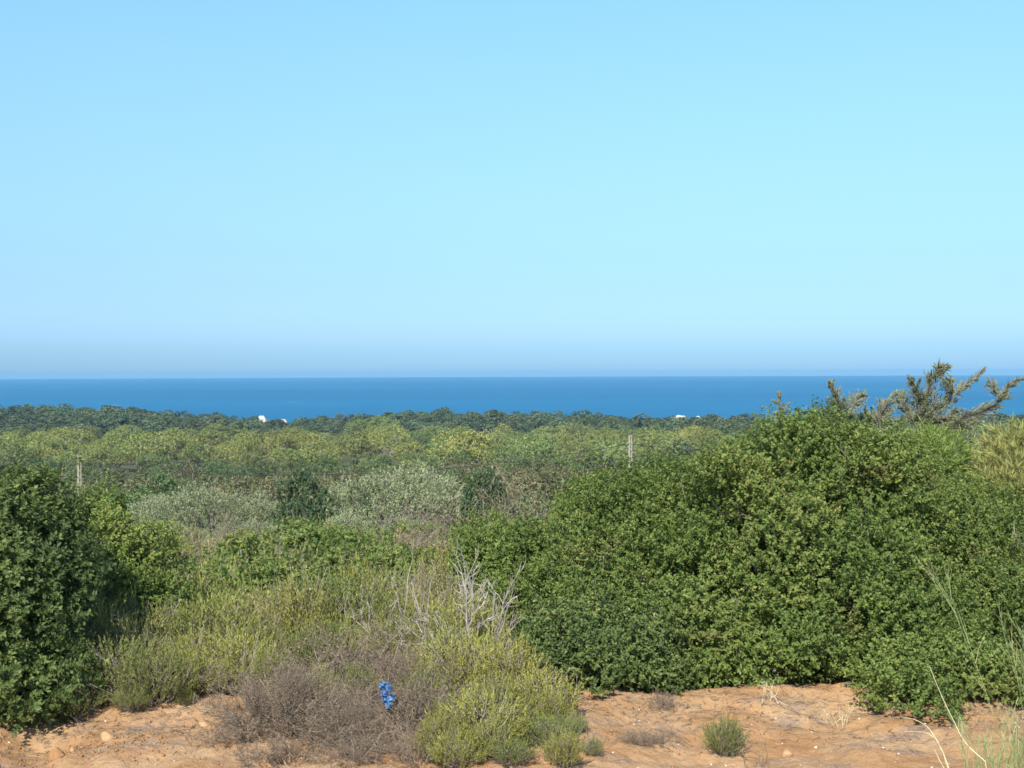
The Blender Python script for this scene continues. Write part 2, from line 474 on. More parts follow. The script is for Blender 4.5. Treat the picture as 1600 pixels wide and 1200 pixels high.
def stems_to(g, rng, base_pts, targets, r0, r1, K=6):
    """curved branches from the foot of a shrub out to its clumps"""
    N = len(targets)
    b = base_pts[rng.integers(0, len(base_pts), N)]
    t = np.linspace(0, 1, K)[None, :, None]
    mid = b * 0.45 + targets * 0.55; mid = mid + rng.normal(size=mid.shape) * 0.08 * np.linalg.norm(targets - b, axis=1, keepdims=True)
    mid[:, 2] -= 0.05 * np.linalg.norm(targets - b, axis=1)
    P = (1 - t) ** 2 * b[:, None] + 2 * t * (1 - t) * mid[:, None] + t ** 2 * targets[:, None]
    P[:, 1:-1] += rng.normal(size=P[:, 1:-1].shape) * 0.02 * np.linalg.norm(targets - b, axis=1)[:, None, None]
    R = np.linspace(1, 0, K)[None] * (r0 - r1) + r1
    g.tubes(P, np.broadcast_to(R, (N, K)), 4, rng.random(N))


# ---- big leafy bushes of the foreground: every one its own shape
def big_bush(name, label, lobes_px, seed, mat, n_spray, lump_r=0.26, lumps=150, leaf=0.029, lw=0.0165, twigs=40, k=15):
    rng = np.random.default_rng(seed)
    L = []
    for (px, py, d, rx, rz, ry) in lobes_px:
        c = W(px, py, d)
        L.append((*c, max(.12, rx / F * d - lump_r * .55), max(.12, ry - lump_r * .5), max(.12, rz / F * d - lump_r * .6)))
    L = np.array(L)
    o = np.array([L[:, 0].mean(), L[:, 1].mean(), 0]); o[2] = hz(o[0], o[1])
    zf = lambda P: height(P[:, 0], P[:, 1])
    P, A, tn, lc, lo = lump_points(rng, L, lump_r, lumps, n_spray, zf, gap=.46, deep=.70, gap_t=-.58)
    sel = rng.random(len(P)) < .06                         # sprigs standing out of the crown
    P[sel] += A[sel] * rng.uniform(.04, .2, (int(sel.sum()), 1))
    t = thing(name, label, 'bush', o)
    g = Geo(); add_sprays(g, rng, P - o, A, tn, k, 0.14, leaf, lw, tmix=.5)
    # leaves inside the crown
    q = L[rng.integers(0, len(L), n_spray // 4)]
    u = nrm(rng.normal(size=(len(q), 3))) * rng.uniform(0.35, 0.85, (len(q), 1))
    Pi = q[:, :3] + u * q[:, 3:6]; Pi = Pi[Pi[:, 2] > zf(Pi) + 0.1]
    add_sprays(g, rng, Pi - o, nrm(rng.normal(size=Pi.shape) + [0, 0, .5]), rng.random(len(Pi)), 7, 0.16, leaf * 1.15, lw * 1.2)
    link('foliage', g.mesh('foliage', mat), t)
    g = Geo()
    feet = []
    for lb in L:
        x, y = lb[0] * 0.6 + o[0] * 0.4, lb[1] * 0.6 + o[1] * 0.4 + 0.25
        feet.append((x, y, hz(x, y) - 0.05))
    feet = np.array(feet) - o
    sel = rng.integers(0, len(lc), 70)
    stems_to(g, rng, feet, lc[sel] - o - lo[sel] * 0.08, 0.024, 0.006)
    if twigs:
        n0 = len(g.M)
        sel = rng.integers(0, len(P), twigs)
        d = nrm(A[sel] + rng.normal(size=(twigs, 3)) * 0.5 + [0, 0, 0.2])
        twig_tree(g, rng, P[sel] - o - d * 0.05, d, rng.uniform(0.10, 0.30, twigs), 0.0035, [(2, 0.5, 0.6)], K=5)
        for i in range(n0, len(g.M)): g.M[i] = np.full(len(g.M[i]), 1)
    link('branches', g.mesh('branches', [M_bark, M_twig]), t)
    return t


big_bush('lentisk_bush', 'tallest round green lentisk bush in the thicket right of centre, reaching the shoreline', [
    (1245, 765, 11.6, 140, 112, .9), (1135, 815, 11.3, 120, 115, .8), (1345, 785, 11.5, 100, 112, .9), (1250, 900, 10.9, 180, 140, .8),
    (1130, 965, 10.6, 130, 125, .7), (1320, 985, 10.5, 170, 118, .75), (1205, 1010, 10.2, 150, 95, .5), (1335, 1070, 9.75, 42, 46, .3), (1110, 1045, 9.9, 60, 45, .35)], 11, M_lentisk, 21000, lumps=330, twigs=120)
big_bush('lentisk_bush', 'low sprawling green bush forming the left slope of the thicket beside the tallest bush', [
    (985, 834, 12.2, 120, 84, .9), (1045, 800, 12.2, 70, 70, .7), (885, 868, 12.4, 90, 64, .8), (1010, 925, 11.3, 120, 100, .8), (905, 945, 11.6, 90, 62, .6)], 12, M_lentisk, 12000, lumps=220, twigs=90)
big_bush('lentisk_bush', 'small fresh-green bush at the left end of the thicket beside bleached branches', [
    (775, 860, 12.9, 56, 52, .5), (810, 905, 12.6, 62, 58, .5), (760, 910, 12.7, 40, 34, .4)], 13, M_lentisk_light, 4200, lumps=80, lump_r=0.2, twigs=20)
big_bush('lentisk_bush', 'dark green low bush at the earth edge right of the yellow-green heath', [
    (945, 1020, 10.2, 112, 66, .6), (905, 1062, 9.8, 70, 46, .45), (990, 1062, 9.9, 66, 52, .45), (930, 1085, 9.6, 56, 36, .35)], 14, M_lentisk_dark, 6500, lumps=120, lump_r=0.2, twigs=30)
big_bush('lentisk_bush', 'broad green bush at the right edge below the juniper', [
    (1470, 858, 11.8, 92, 100, .9), (1555, 855, 12.2, 70, 80, .8), (1545, 945, 11.2, 60, 95, .7), (1460, 960, 10.9, 110, 110, .8), (1640, 900, 12, 70, 95, .8)], 15, M_lentisk, 11500, lumps=220, twigs=80)
big_bush('lentisk_bush', 'leafy low bush spilling onto the earth at lower right behind the straw stems', [
    (1430, 1058, 9.9, 100, 56, .5), (1505, 1064, 9.7, 66, 62, .5), (1405, 1098, 9.35, 58, 36, .35), (1490, 1108, 9.2, 60, 36, .3), (1440, 1118, 9.0, 40, 26, .25)], 16, M_lentisk, 5200, lumps=110, lump_r=0.19, twigs=24)
big_bush('lentisk_bush', 'large dark green bush at the left edge rising beside the left pole', [
    (2, 833, 10.2, 76, 80, .7), (-90, 862, 10.2, 100, 110, .8), (42, 895, 10.0, 66, 80, .6), (-20, 960, 9.7, 105, 110, .7), (-120, 1000, 9.6, 130, 130, .8),
    (30, 1045, 9.3, 48, 62, .4), (-30, 1090, 9.1, 80, 62, .45)], 17, M_lentisk_dark, 13000, lumps=230, leaf=0.040, lw=0.021, twigs=80)
big_bush('lentisk_bush', 'twiggy mixed green bush standing right behind the dark left-edge bush', [
    (160, 842, 12.6, 60, 64, .6), (222, 888, 12.3, 60, 66, .6), (165, 945, 11.9, 66, 66, .6), (250, 960, 11.8, 52, 56, .5)], 18, M_lentisk_light, 5600, lumps=90, lump_r=0.2, twigs=120)


# ---- heath: upright feathery shoots
def heath_proto(seed, mat, h=1.0, rad=0.55, plumes=130, needle=0.040, dead=6):
    rng = np.random.default_rng(seed)
    t = thing('heath_shrub', 'heath', 'shrub')
    a = rng.random(plumes) * 2 * math.pi; rho = np.sqrt(rng.random(plumes))
    hh = h * (1 - 0.45 * rho ** 2) * rng.uniform(0.72, 1.08, plumes)
    base = np.stack([np.cos(a) * rho * rad * 0.35, np.sin(a) * rho * rad * 0.35, np.zeros(plumes)], 1)
    top = np.stack([np.cos(a) * rho * rad, np.sin(a) * rho * rad, hh], 1)
    g = Geo(); stems_to(g, rng, base, top - [0, 0, 0.05], 0.008, 0.003, 5)
    if dead:
        twig_tree(g, rng, base[:dead], nrm(top[:dead] - base[:dead] + rng.normal(size=(dead, 3)) * .15), h * rng.uniform(.7, 1.05, dead), 0.006, [(4, .4, .5), (3, .5, .5)])
    link('stems', g.mesh('stems', M_twig), t)
    # each stem carries a plume and a few side plumes
    ax = nrm(np.stack([np.cos(a) * rho * 0.35, np.sin(a) * rho * 0.35, np.ones(plumes)], 1) + rng.normal(size=(plumes, 3)) * 0.12)
    PL = [top - ax * 0.30 * h * rng.uniform(.6, 1, (plumes, 1))]; AX = [ax]; LN = [0.34 * h * rng.uniform(.7, 1.2, plumes)]
    for _ in range(3):
        f = rng.uniform(0.3, 0.85, (plumes, 1))
        p = base * (1 - f) + top * f
        sx = nrm(ax + rng.normal(size=ax.shape) * 0.33 + np.stack([np.cos(a), np.sin(a), 0 * a], 1) * 0.2)
        PL.append(p); AX.append(sx); LN.append(0.24 * h * rng.uniform(.6, 1.2, plumes))
    PL = np.concatenate(PL); AX = np.concatenate(AX); LN = np.concatenate(LN)
    n = 26
    tt = rng.random((len(PL), n)) ** 0.8
    c = PL[:, None] + AX[:, None] * (tt * LN[:, None])[..., None]
    rd = rng.normal(size=c.shape); rd = nrm(rd - (rd * AX[:, None]).sum(-1, keepdims=True) * AX[:, None])
    d = nrm(AX[:, None] * 0.9 + rd * (0.75 * (1.15 - tt))[..., None])
    nn = nrm(rd + rng.normal(size=c.shape) * 0.3 + [0, 0, 0.4])
    tone = np.clip(rng.random((len(PL), 1)) * 0.55 + rng.random((len(PL), n)) * 0.45, 0, 1)
    g = Geo(); LL = needle * rng.uniform(.7, 1.3, c.shape[:2]).ravel()
    g.leaves(c.reshape(-1, 3), d.reshape(-1, 3), nn.reshape(-1, 3), LL, LL * 0.24, tone.ravel())
    link('foliage', g.mesh('foliage', mat), t)
    return t


heath = Kind([heath_proto(31, M_heath), heath_proto(32, M_heath, 1.1, .5), heath_proto(33, M_heath_grn), heath_proto(34, M_heath_grn, 1.0, .6),
              heath_proto(35, M_heath_dry, dead=14), heath_proto(36, M_heath_dry, 1.1, .5, dead=16)])


def small_leafy(seed, mat, n=1300):
    rng = np.random.default_rng(seed)
    L = [(0, 0, .5, .55, .5, .45), (.3, .1, .4, .4, .4, .35), (-.3, -.1, .42, .4, .4, .36)]
    P, A, tn, lc, lo = lump_points(rng, L, 0.15, 45, n)
    P = P[:]; t = thing('evergreen_shrub', 'shrub', 'shrub')
    g = Geo(); add_sprays(g, rng, P, A, tn, 9, 0.10, 0.042, 0.021); link('foliage', g.mesh('foliage', mat), t)
    g = Geo(); stems_to(g, rng, np.array([[0, 0, -.05], [.05, 0, -.05]]), lc, .014, .004)
    sel = rng.integers(0, len(P), 26); d = nrm(A[sel] + [0, 0, .3])
    twig_tree(g, rng, P[sel], d, rng.uniform(.08, .25, 26), .0035, [(2, .5, .6)])
    link('branches', g.mesh('branches', M_twig), t)
    return t


leafy = Kind([small_leafy(41, M_lentisk), small_leafy(42, M_lentisk), small_leafy(43, M_lentisk)])


def brush_proto(seed, n=46, h=0.75, rad=.55, leafn=2200, r0=.0055, kids=((6, .55, .55), (5, .5, .6)), lf=.02):
    rng = np.random.default_rng(seed)
    t = thing('dead_brush', 'brush', 'dry bush')
    a = rng.random(n) * 6.283; rho = rng.random(n) ** .6
    b = np.stack([np.cos(a) * rho * rad * .35, np.sin(a) * rho * rad * .35, np.full(n, -.03)], 1)
    d = np.stack([np.cos(a) * rho * .9, np.sin(a) * rho * .9, np.full(n, .8)], 1) + rng.normal(size=(n, 3)) * .25
    g = Geo()
    ps = twig_tree(g, rng, b, d, h * rng.uniform(.5, 1.2, n), r0, kids, wob=.24, bend=.0)
    g.tubes(grow(rng, b[:5], d[:5] + rng.normal(size=(5, 3)) * .3, h * .9, 7, .12, .02), np.linspace(.011, .004, 7)[None] * np.ones((5, 1)), 5, np.ones(5))
    link('twigs', g.mesh('twigs', M_brush), t)
    q = ps[-1].reshape(-1, 3); q = q[rng.integers(0, len(q), leafn)]
    g = Geo(); g.leaves(q, rng.normal(size=q.shape), rng.normal(size=q.shape), lf, lf * .55, rng.random(len(q)))
    link('dead_leaves', g.mesh('dead_leaves', M_deadleaf), t)
    return t


brush = Kind([brush_proto(51), brush_proto(52, 54, .8), brush_proto(53, 40, .6, .6, 3200), brush_proto(54, 60, .78, .5, 5200, .0032, ((7, .5, .5), (7, .5, .55)), .016)])


def bare_proto(seed, n=4):
    rng = np.random.default_rng(seed)
    t = thing('bare_branch', 'branch', 'dead branch')
    b = rng.normal(size=(n, 3)) * .05; b[:, 2] = -.05
    d = np.array([0, 0, 1.]) + rng.normal(size=(n, 3)) * [.55, .35, .1]
    g = Geo(); twig_tree(g, rng, b, d, rng.uniform(.7, 1.05, n), .0085, [(5, .55, .5), (5, .45, .55)], K=7, wob=.2, bend=.06, sides=4)
    link('dead_limbs', g.mesh('dead_limbs', M_bleached), t)
    return t


bare = Kind([bare_proto(61), bare_proto(62, 3), bare_proto(63, 5)])

R0 = np.random.default_rng(99)


def put(kind, k, px, d, py_top, hgt, label, group, wide=1.0, rz=None, sink=0.02):
    """foot on the ground at forward distance d, scaled so its top reaches photograph row py_top"""
    p = W(px, py_top, d)
    z = hz(p[0], p[1])
    sc = max(0.12, (p[2] - z + sink) / hgt)
    return kind.put(k, (p[0], p[1], z - sink), R0.uniform(0, 6.28) if rz is None else rz, (sc * wide, sc * wide, sc), label, group)


G_H = 'feathery heath shrubs on the slope'
# front row heath, each with its own place
front = [
    (0, 720, 9.4, 985, 1.3, 'tall yellow-green heath just left of the low dark green bush'),
    (1, 800, 9.1, 1010, 1.3, 'broad yellow-green heath in front of the low dark green bush'),
    (0, 770, 8.5, 1050, 1.2, 'yellow-green heath at the bottom between dry brush and bare earth'),
    (1, 860, 8.5, 1085, 1.1, 'golden-tinged heath spilling onto the bare earth at bottom centre'),
    (3, 725, 8.4, 1080, 1.1, 'green heath touching the right end of the dry brush'),
    (4, 900, 8.4, 1110, 1.0, 'small ochre heath nearest the right-hand bare earth'),
    (0, 815, 8.1, 1120, 1.1, 'lowest yellow-green heath cut by the bottom edge'),
    (0, 715, 7.6, 1140, 1.5, 'heath at the bottom edge at the left end of the yellow-green mass'), (3, 800, 7.55, 1150, 1.5, 'green heath at the bottom edge below the golden-tinged heath'),
    (1, 880, 7.6, 1148, 1.4, 'yellow heath at the bottom edge left of the right-hand earth'), (4, 925, 7.9, 1150, 1.1, 'faded heath at the bottom edge touching the right-hand earth'),
    (0, 745, 8.0, 1075, 1.5, 'broad yellow-green heath at the bottom edge right of the blue bag'), (1, 690, 7.8, 1120, 1.2, 'low yellow-green heath at the bottom edge below the blue bag brush'),
    (3, 860, 8.0, 1110, 1.4, 'spreading green-gold heath at the bottom edge beside the ochre heath'), (1, 770, 7.7, 1130, 1.5, 'heath cut by the bottom edge in the middle of the yellow-green mass'),
    (0, 840, 8.7, 1040, 1.3, 'upright yellow-green heath before the dark low bush'), (2, 665, 8.9, 1040, 1.1, 'green heath just right of the blue bag'),
    (2, 700, 10.0, 975, 1.2, 'green heath below the bleached bare branches'),
    (0, 760, 10.0, 985, 1.2, 'yellow heath right below the thick bleached branch'),
    (3, 165, 9.7, 990, 1.5, 'bushy green heath beside the dark left-edge bush'),
    (2, 245, 9.5, 1010, 1.5, 'bright green heath at the earth edge above the left stones'),
    (0, 310, 9.7, 1015, 1.4, 'yellowish green heath at the earth edge left of the dry brush'),
    (3, 205, 9.3, 1065, 1.3, 'low green heath hanging over the left earth bank'),
    (2, 140, 11.4, 880, .8, 'tall green heath rising between the dark left-edge bush and the twiggy bush'), (0, 212, 11.2, 930, .8, 'tall yellow-green heath in front of the twiggy left bush'),
    (3, 268, 11.0, 935, .9, 'green heath right of the twiggy left bush'), (4, 175, 10.9, 950, .8, 'straw-coloured tall heath before the twiggy left bush'),
    (0, 150, 10.6, 930, 1.3, 'yellow-green heath between the dark left-edge bush and the twiggy bush'), (4, 205, 10.4, 965, 1.2, 'straw-tinged heath below the twiggy left bush'),
    (4, 505, 9.0, 1035, .8, 'fading heath growing inside the dry tangle left of the blue bag'), (3, 560, 9.1, 1030, .8, 'small green heath standing behind the blue bag'),
    (2, 420, 9.5, 1010, .8, 'green heath behind the left end of the dry tangle'), (5, 690, 8.5, 1095, .7, 'fading heath between dry tangle and yellow-green heath'),
    (2, 290, 9.4, 1075, 1.2, 'low green heath right above the pale left boulder'),
    (3, 120, 9.3, 1060, 1.3, 'dark small heath in the shade of the left-edge bush'),
    (2, 350, 9.8, 1050, 1.0, 'green heath partly behind the grey dry brush'),
]
for (k, px, d, py, wd, lb) in front:
    put(heath, k, px, d, py, 1.05, lb, G_H, wd)
put(heath, 2, 1133, 8.25, 1119, 1.05, 'single small green tuft standing alone on the bare earth', None, 1.15)


def where(px):
    for e, s in ((260, 'behind the dark left-edge bush'), (420, 'right of the dark left-edge bush'), (560, 'behind the grey dry brush'),
                 (680, 'above the blue bag'), (800, 'around the bleached bare branches'), (1000, 'behind the left slope of the thicket'), (1e9, 'behind the tall thicket')):
        if px < e: return s


def fill_heath():
    rng = np.random.default_rng(5)
    rows = [(10.4, 975), (11.2, 945), (12.2, 915), (13.5, 900), (15.2, 885), (17.5, 872), (20.5, 860), (24.5, 852), (30, 846), (36, 842)]
    for i, (d, py) in enumerate(rows):
        x = 130 + rng.random() * 60
        x1 = 760 if d < 12 else 900
        step = 62 if d < 14 else 50
        while x < x1:
            px = x + rng.uniform(-16, 16); dd = d * rng.uniform(.96, 1.04)
            yy = py - (10 if d > 11 else 0) + rng.uniform(-16, 18)
            if d < 12 and px < 260: yy += 30
            r = rng.random()
            near = 'front' if d < 12 else 'middle' if d < 18 else 'back'
            if d > 12.5 and r < (0.6 if 380 < px < 660 else 0.2):
                lb = f'small leafy evergreen shrub in the {near} scrub {where(px)}'
                put(leafy, int(rng.integers(3)), px, dd, yy + 2, 0.98, lb, 'leafy evergreen shrubs in the scrub', rng.uniform(.9, 1.2))
            elif r > 0.955:
                lb = f'leafless grey-brown shrub in the {near} scrub {where(px)}'
                put(brush, int(rng.integers(3)), px, dd, yy - 6, .8, lb, 'leafless shrubs in the scrub')
            else:
                k = int(rng.choice(6, p=[.23, .19, .2, .18, .12, .08]))
                lb = f"{('yellow-green', 'yellow-green', 'green', 'green', 'fading straw-coloured', 'fading straw-coloured')[k]} heath in the {near} scrub {where(px)}"
                put(heath, k, px, dd, yy, 1.05, lb, G_H, rng.uniform(.95, 1.3))
            x += step * rng.uniform(.75, 1.25)


fill_heath()
for (k, px, d, py, wd, lb) in [(0, 325, 15.0, 868, 1.2, 'rounded green shrub right of the twiggy left bush'), (1, 400, 16.5, 838, 1.25, 'tall rounded green shrub in front of the pale olives'),
                               (2, 470, 17.5, 824, 1.2, 'tallest rounded green shrub in the middle scrub'), (0, 545, 16.0, 848, 1.15, 'rounded green shrub below the largest olive'),
                               (2, 610, 15.0, 866, 1.1, 'rounded green shrub left of the tallest bleached stick'), (1, 285, 13.2, 915, 1.0, 'low rounded shrub at the right foot of the twiggy left bush'),
                               (0, 430, 13.4, 900, 1.1, 'rounded shrub in the yellow heath above the dry tangle'), (2, 520, 13.6, 905, 1.0, 'rounded shrub left of the bleached branches')]:
    put(leafy, k, px, d, py, 1.02, lb, 'leafy evergreen shrubs in the scrub', wd)

# greyish leafless shrubs along the back edge of the scrub
for (px, d, py, lb) in [(560, 26, 828, 'grey-brown leafless shrub left of the pair below the big olive'), (640, 27, 822, 'grey-brown leafless shrub below the big olive crown'),
                        (690, 25, 832, 'grey-brown leafless shrub touching the fresh-green bush'), (800, 16, 797, 'grey twiggy shrub above the fresh-green bush'),
                        (850, 17, 790, 'second grey twiggy shrub above the left slope of the thicket'), (280, 17, 850, 'leafless grey shrub between left bush and olives')]:
    put(brush, 3, px, d, py, .8, lb, 'leafless shrubs in the scrub', 1.15)

# the dry brush at the bottom
for (k, px, d, py, wd, lb) in [
    (0, 415, 8.9, 1025, 1.25, 'tall grey dry brush at the left end of the dead tangle'), (1, 470, 8.7, 1062, 1.5, 'brown dry brush in the middle of the dead tangle'),
    (2, 400, 8.4, 1105, 1.5, 'low grey dry brush lying on the earth left of the tangle'), (0, 540, 8.5, 1070, 1.5, 'brown dry brush left of the blue bag'),
    (1, 640, 8.6, 1060, 1.4, 'brown dry brush right of the blue bag'), (2, 595, 8.2, 1105, 1.6, 'dark brown brush in front of and below the blue bag'),
    (0, 500, 8.2, 1110, 1.4, 'low brown brush at the front edge of the dead tangle'), (1, 570, 9.6, 985, 1.3, 'grey-green fading brush standing behind the blue bag'),
    (2, 650, 9.5, 1000, 1.2, 'grey fading brush behind the right end of the tangle'), (0, 680, 8.2, 1110, 1.2, 'brown brush tucked under the yellow-green heath'),
    (2, 450, 7.8, 1140, 1.5, 'low dry brush at the bottom edge under the left of the tangle'), (0, 545, 7.75, 1148, 1.5, 'low dry brush at the bottom edge left of the broad orange stone'), (1, 650, 7.8, 1140, 1.4, 'low dry brush at the bottom edge right of the broad orange stone'),
    (3, 445, 8.6, 1030, .9, 'bushy grey-brown dry brush rising in the middle left of the dead tangle'), (3, 625, 8.9, 1020, 1.1, 'bushy grey dry brush right behind the blue bag'),
    (3, 555, 8.3, 1078, .8, 'dense brown dry brush at the left foot of the blue bag'),
    (2, 1035, 8.45, 1128, 1.6, 'sparse dry brush on the earth left of the single tuft'), (1, 985, 8.3, 1140, 1.3, 'low dry stubble brush at the lower right earth'),
    (2, 1030, 9.2, 1070, .8, 'upright dry stalks at the foot of the dark low bush'), (2, 805, 10.6, 1000, .9, 'grey twigs between heath and dark low bush')]:
    put(brush, k, px, d, py, .8, lb, 'tangles of dry dead brush', wd)

# bleached branches
for (k, px, d, py, sc, lb) in [
    (0, 690, 10.4, 890, 1.0, 'leaning bleached bare branch left of the thick upright one'), (1, 748, 10.3, 892, .8, 'thick upright bleached branch before the dark thicket gap'),
    (2, 640, 10.6, 912, .9, 'spreading bleached twigs left of the leaning branch'), (0, 590, 10.7, 925, .7, 'bleached twigs above the yellow heath'),
    (1, 720, 11.6, 880, .8, 'thin pale branch between the two main bleached ones'), (2, 540, 10.8, 945, .7, 'short bleached twigs above the dry brush'),
    (1, 462, 12.0, 898, .45, 'single thin pale stick left of the bleached branches'), (0, 785, 11.0, 905, .6, 'pale bare branch against the dark thicket gap'),
    (2, 655, 11.4, 868, .6, 'tallest slim pale branch leaning left'), (2, 1592, 11.0, 858, 1.5, 'pale dead twig clump at the right edge')]:
    put(bare, k, px, d, py, .98, lb, 'bleached bare branches', sc)


# ---- young pines at the right
def needle_bush(name, label, lobes_px, seed, mat, n, L=.085, lump=.2, lumps=60):
    rng = np.random.default_rng(seed)
    LB = []
    for (px, py, d, rx, rz, ry) in lobes_px:
        LB.append((*W(px, py, d), rx / F * d, ry, rz / F * d))
    LB = np.array(LB); o = np.array([LB[:, 0].mean(), LB[:, 1].mean(), 0]); o[2] = hz(o[0], o[1])
    P, A, tn, lc, lo = lump_points(rng, LB, lump, lumps, n, up=.6)
    t = thing(name, label, 'pine', o)
    g = Geo(); add_sprays(g, rng, P - o, A, tn, 16, .10, L, .008, spread=.7, fwd=.8); link('foliage', g.mesh('foliage', mat), t)
    g = Geo(); stems_to(g, rng, np.array([[0, 0, -.05]]), lc - o, .035, .006, 7); link('branches', g.mesh('branches', M_bark_pine), t)


needle_bush('young_pine', 'bright green young pine below the juniper at the right', [(1435, 728, 13.6, 48, 30, .4), (1498, 738, 13.8, 40, 28, .4), (1420, 772, 13.5, 45, 36, .4), (1480, 785, 13.5, 60, 42, .5)], 71, M_ypine, 1900)
needle_bush('young_pine', 'golden yellow drying pine at the right edge', [(1590, 742, 13.4, 45, 38, .4), (1562, 772, 13.2, 36, 32, .35), (1630, 730, 13.6, 55, 52, .5)], 72, M_gold, 1700)


# ---- junipers with swept shoots
def juniper(label, shoots, base_px, d, seed, n_leaf=190, r0=.011):
    rng = np.random.default_rng(seed)
    bx = W(base_px, 700, d); o = np.array([bx[0], d, hz(bx[0], d)])
    t = thing('juniper', label, 'juniper', o)
    gb = Geo(); gl = Geo()
    for pts, wdt in shoots:
        dy = rng.uniform(-.35, .35)
        P = np.array([W(x, y, d + dy * i / max(1, len(pts) - 1)) for i, (x, y) in enumerate(pts)])
        s = np.linspace(0, 1, 14) * (len(P) - 1); i = np.minimum(s.astype(int), len(P) - 2); f = (s - i)[:, None]
        C = P[i] * (1 - f) + P[i + 1] * f + rng.normal(size=(14, 3)) * .012
        full = np.concatenate([[[*(o[:2] + (C[0, :2] - o[:2]) * .15), o[2] - .05]], [C[0] * .65 + o * .35], C])
        gb.tubes((full - o)[None], np.linspace(r0, .005, 16)[None], 5, np.array([.4]))
        # side sprays all along, thinner to the tip
        n = int(n_leaf * wdt)
        u = rng.random(n) ** 1.4; ss = u * 13; j = np.minimum(ss.astype(int), 12); ff = (ss - j)[:, None]
        b = C[j] * (1 - ff) + C[j + 1] * ff; tg = nrm(C[j + 1] - C[j])
        rd = rng.normal(size=(n, 3)); rd = nrm(rd - (rd * tg).sum(1, keepdims=True) * tg)
        ax = nrm(tg * 1.1 + rd * .6); ln = (.17 * (1 - u) + .04) * wdt ** .3 * rng.uniform(.5, 1.45, n)
        gb.tubes(np.stack([b, b + ax * ln[:, None] * .5, b + ax * ln[:, None]], 1) - o, np.tile([[.005, .004, .002]], (n, 1)), 3, rng.random(n))
        q = ln / ln.sum(); pick = rng.choice(n, n, p=q); b, ax, ln = b[pick], ax[pick], ln[pick]
        k = 28
        tt = rng.random((n, k)); c = b[:, None] + ax[:, None] * (tt * ln[:, None])[..., None]
        q = rng.normal(size=(n, k, 3)); dd = nrm(ax[:, None] * .8 + nrm(q) * .7)
        tone = np.clip(rng.random((n, 1)) * .6 + rng.random((n, k)) * .42, 0, 1)
        gl.leaves((c - o).reshape(-1, 3), dd.reshape(-1, 3), rng.normal(size=(n * k, 3)), .022 * rng.uniform(.7, 1.3, n * k), .0065, tone.ravel())
    link('foliage', gl.mesh('foliage', M_juniper), t)
    link('branches', gb.mesh('branches', M_bark), t)


juniper('grey-green juniper with long swept shoots rising above the sea horizon at right', [
    ([(1434, 668), (1446, 630), (1452, 600), (1461, 580), (1477, 569)], 1.2), ([(1461, 582), (1474, 576), (1483, 574)], .4),
    ([(1440, 668), (1463, 636), (1490, 616), (1513, 598), (1540, 574)], 1.5), ([(1490, 618), (1482, 602), (1484, 592)], .5),
    ([(1456, 672), (1508, 655), (1550, 636), (1573, 606), (1595, 592)], 1.6), ([(1562, 622), (1552, 608), (1542, 592)], .5),
    ([(1430, 664), (1416, 640), (1405, 622), (1410, 614)], 1.0), ([(1440, 640), (1431, 610), (1424, 588)], .8), ([(1450, 672), (1490, 668), (1530, 660)], 1.6), ([(1430, 672), (1470, 655), (1500, 640)], 1.4)], 1445, 15.5, 81)
juniper('thin juniper shoots poking above the thicket just left of the swept juniper', [
    ([(1374, 664), (1376, 645), (1387, 626), (1403, 613)], .9), ([(1372, 660), (1380, 652), (1392, 640)], .5), ([(1362, 662), (1350, 655), (1345, 650)], .5)], 1370, 14.5, 82)
juniper('pair of slim juniper shoots above the tallest bush against the sea', [
    ([(1312, 660), (1308, 640), (1303, 615), (1298, 596)], .9), ([(1318, 660), (1330, 640), (1341, 625), (1354, 616)], .9), ([(1310, 655), (1312, 636), (1318, 624)], .4)], 1314, 14.0, 83)
juniper('tiny lone juniper tip above the left shoulder of the tallest bush', [([(1220, 664), (1220, 640), (1216, 613)], .45)], 1220, 13.8, 84, r0=.015)


# ---- olives
def olive_proto(seed, n=3000):
    rng = np.random.default_rng(seed)
    L = [(0, 0, 2.6, 1.7, 1.6, 1.2)]
    for i in range(6):
        a = i * 1.047 + rng.uniform(-.4, .4); r = rng.uniform(1.1, 1.8)
        L.append((math.cos(a) * r, math.sin(a) * r, rng.uniform(1.3, 2.4), rng.uniform(.9, 1.3), rng.uniform(.9, 1.3), rng.uniform(.8, 1.2)))
    P, A, tn, lc, lo = lump_points(rng, L, .62, 75, n, up=.9, gap=1.0, deep=.7, gap_t=-.75)
    ok = P[:, 2] > .15; P = P[ok]; A = A[ok]; tn = tn[ok]
    t = thing('olive_tree', 'olive', 'olive tree')
    g = Geo(); add_sprays(g, rng, P, A, tn, 12, .34, .11, .026, spread=.6, fwd=.9); link('crown', g.mesh('crown', M_olive), t)
    g = Geo(); stems_to(g, rng, np.array([[0, 0, -.2], [.15, 0, -.2]]), lc[:40], .12, .02, 7); link('trunk', g.mesh('trunk', M_bark), t)
    return t


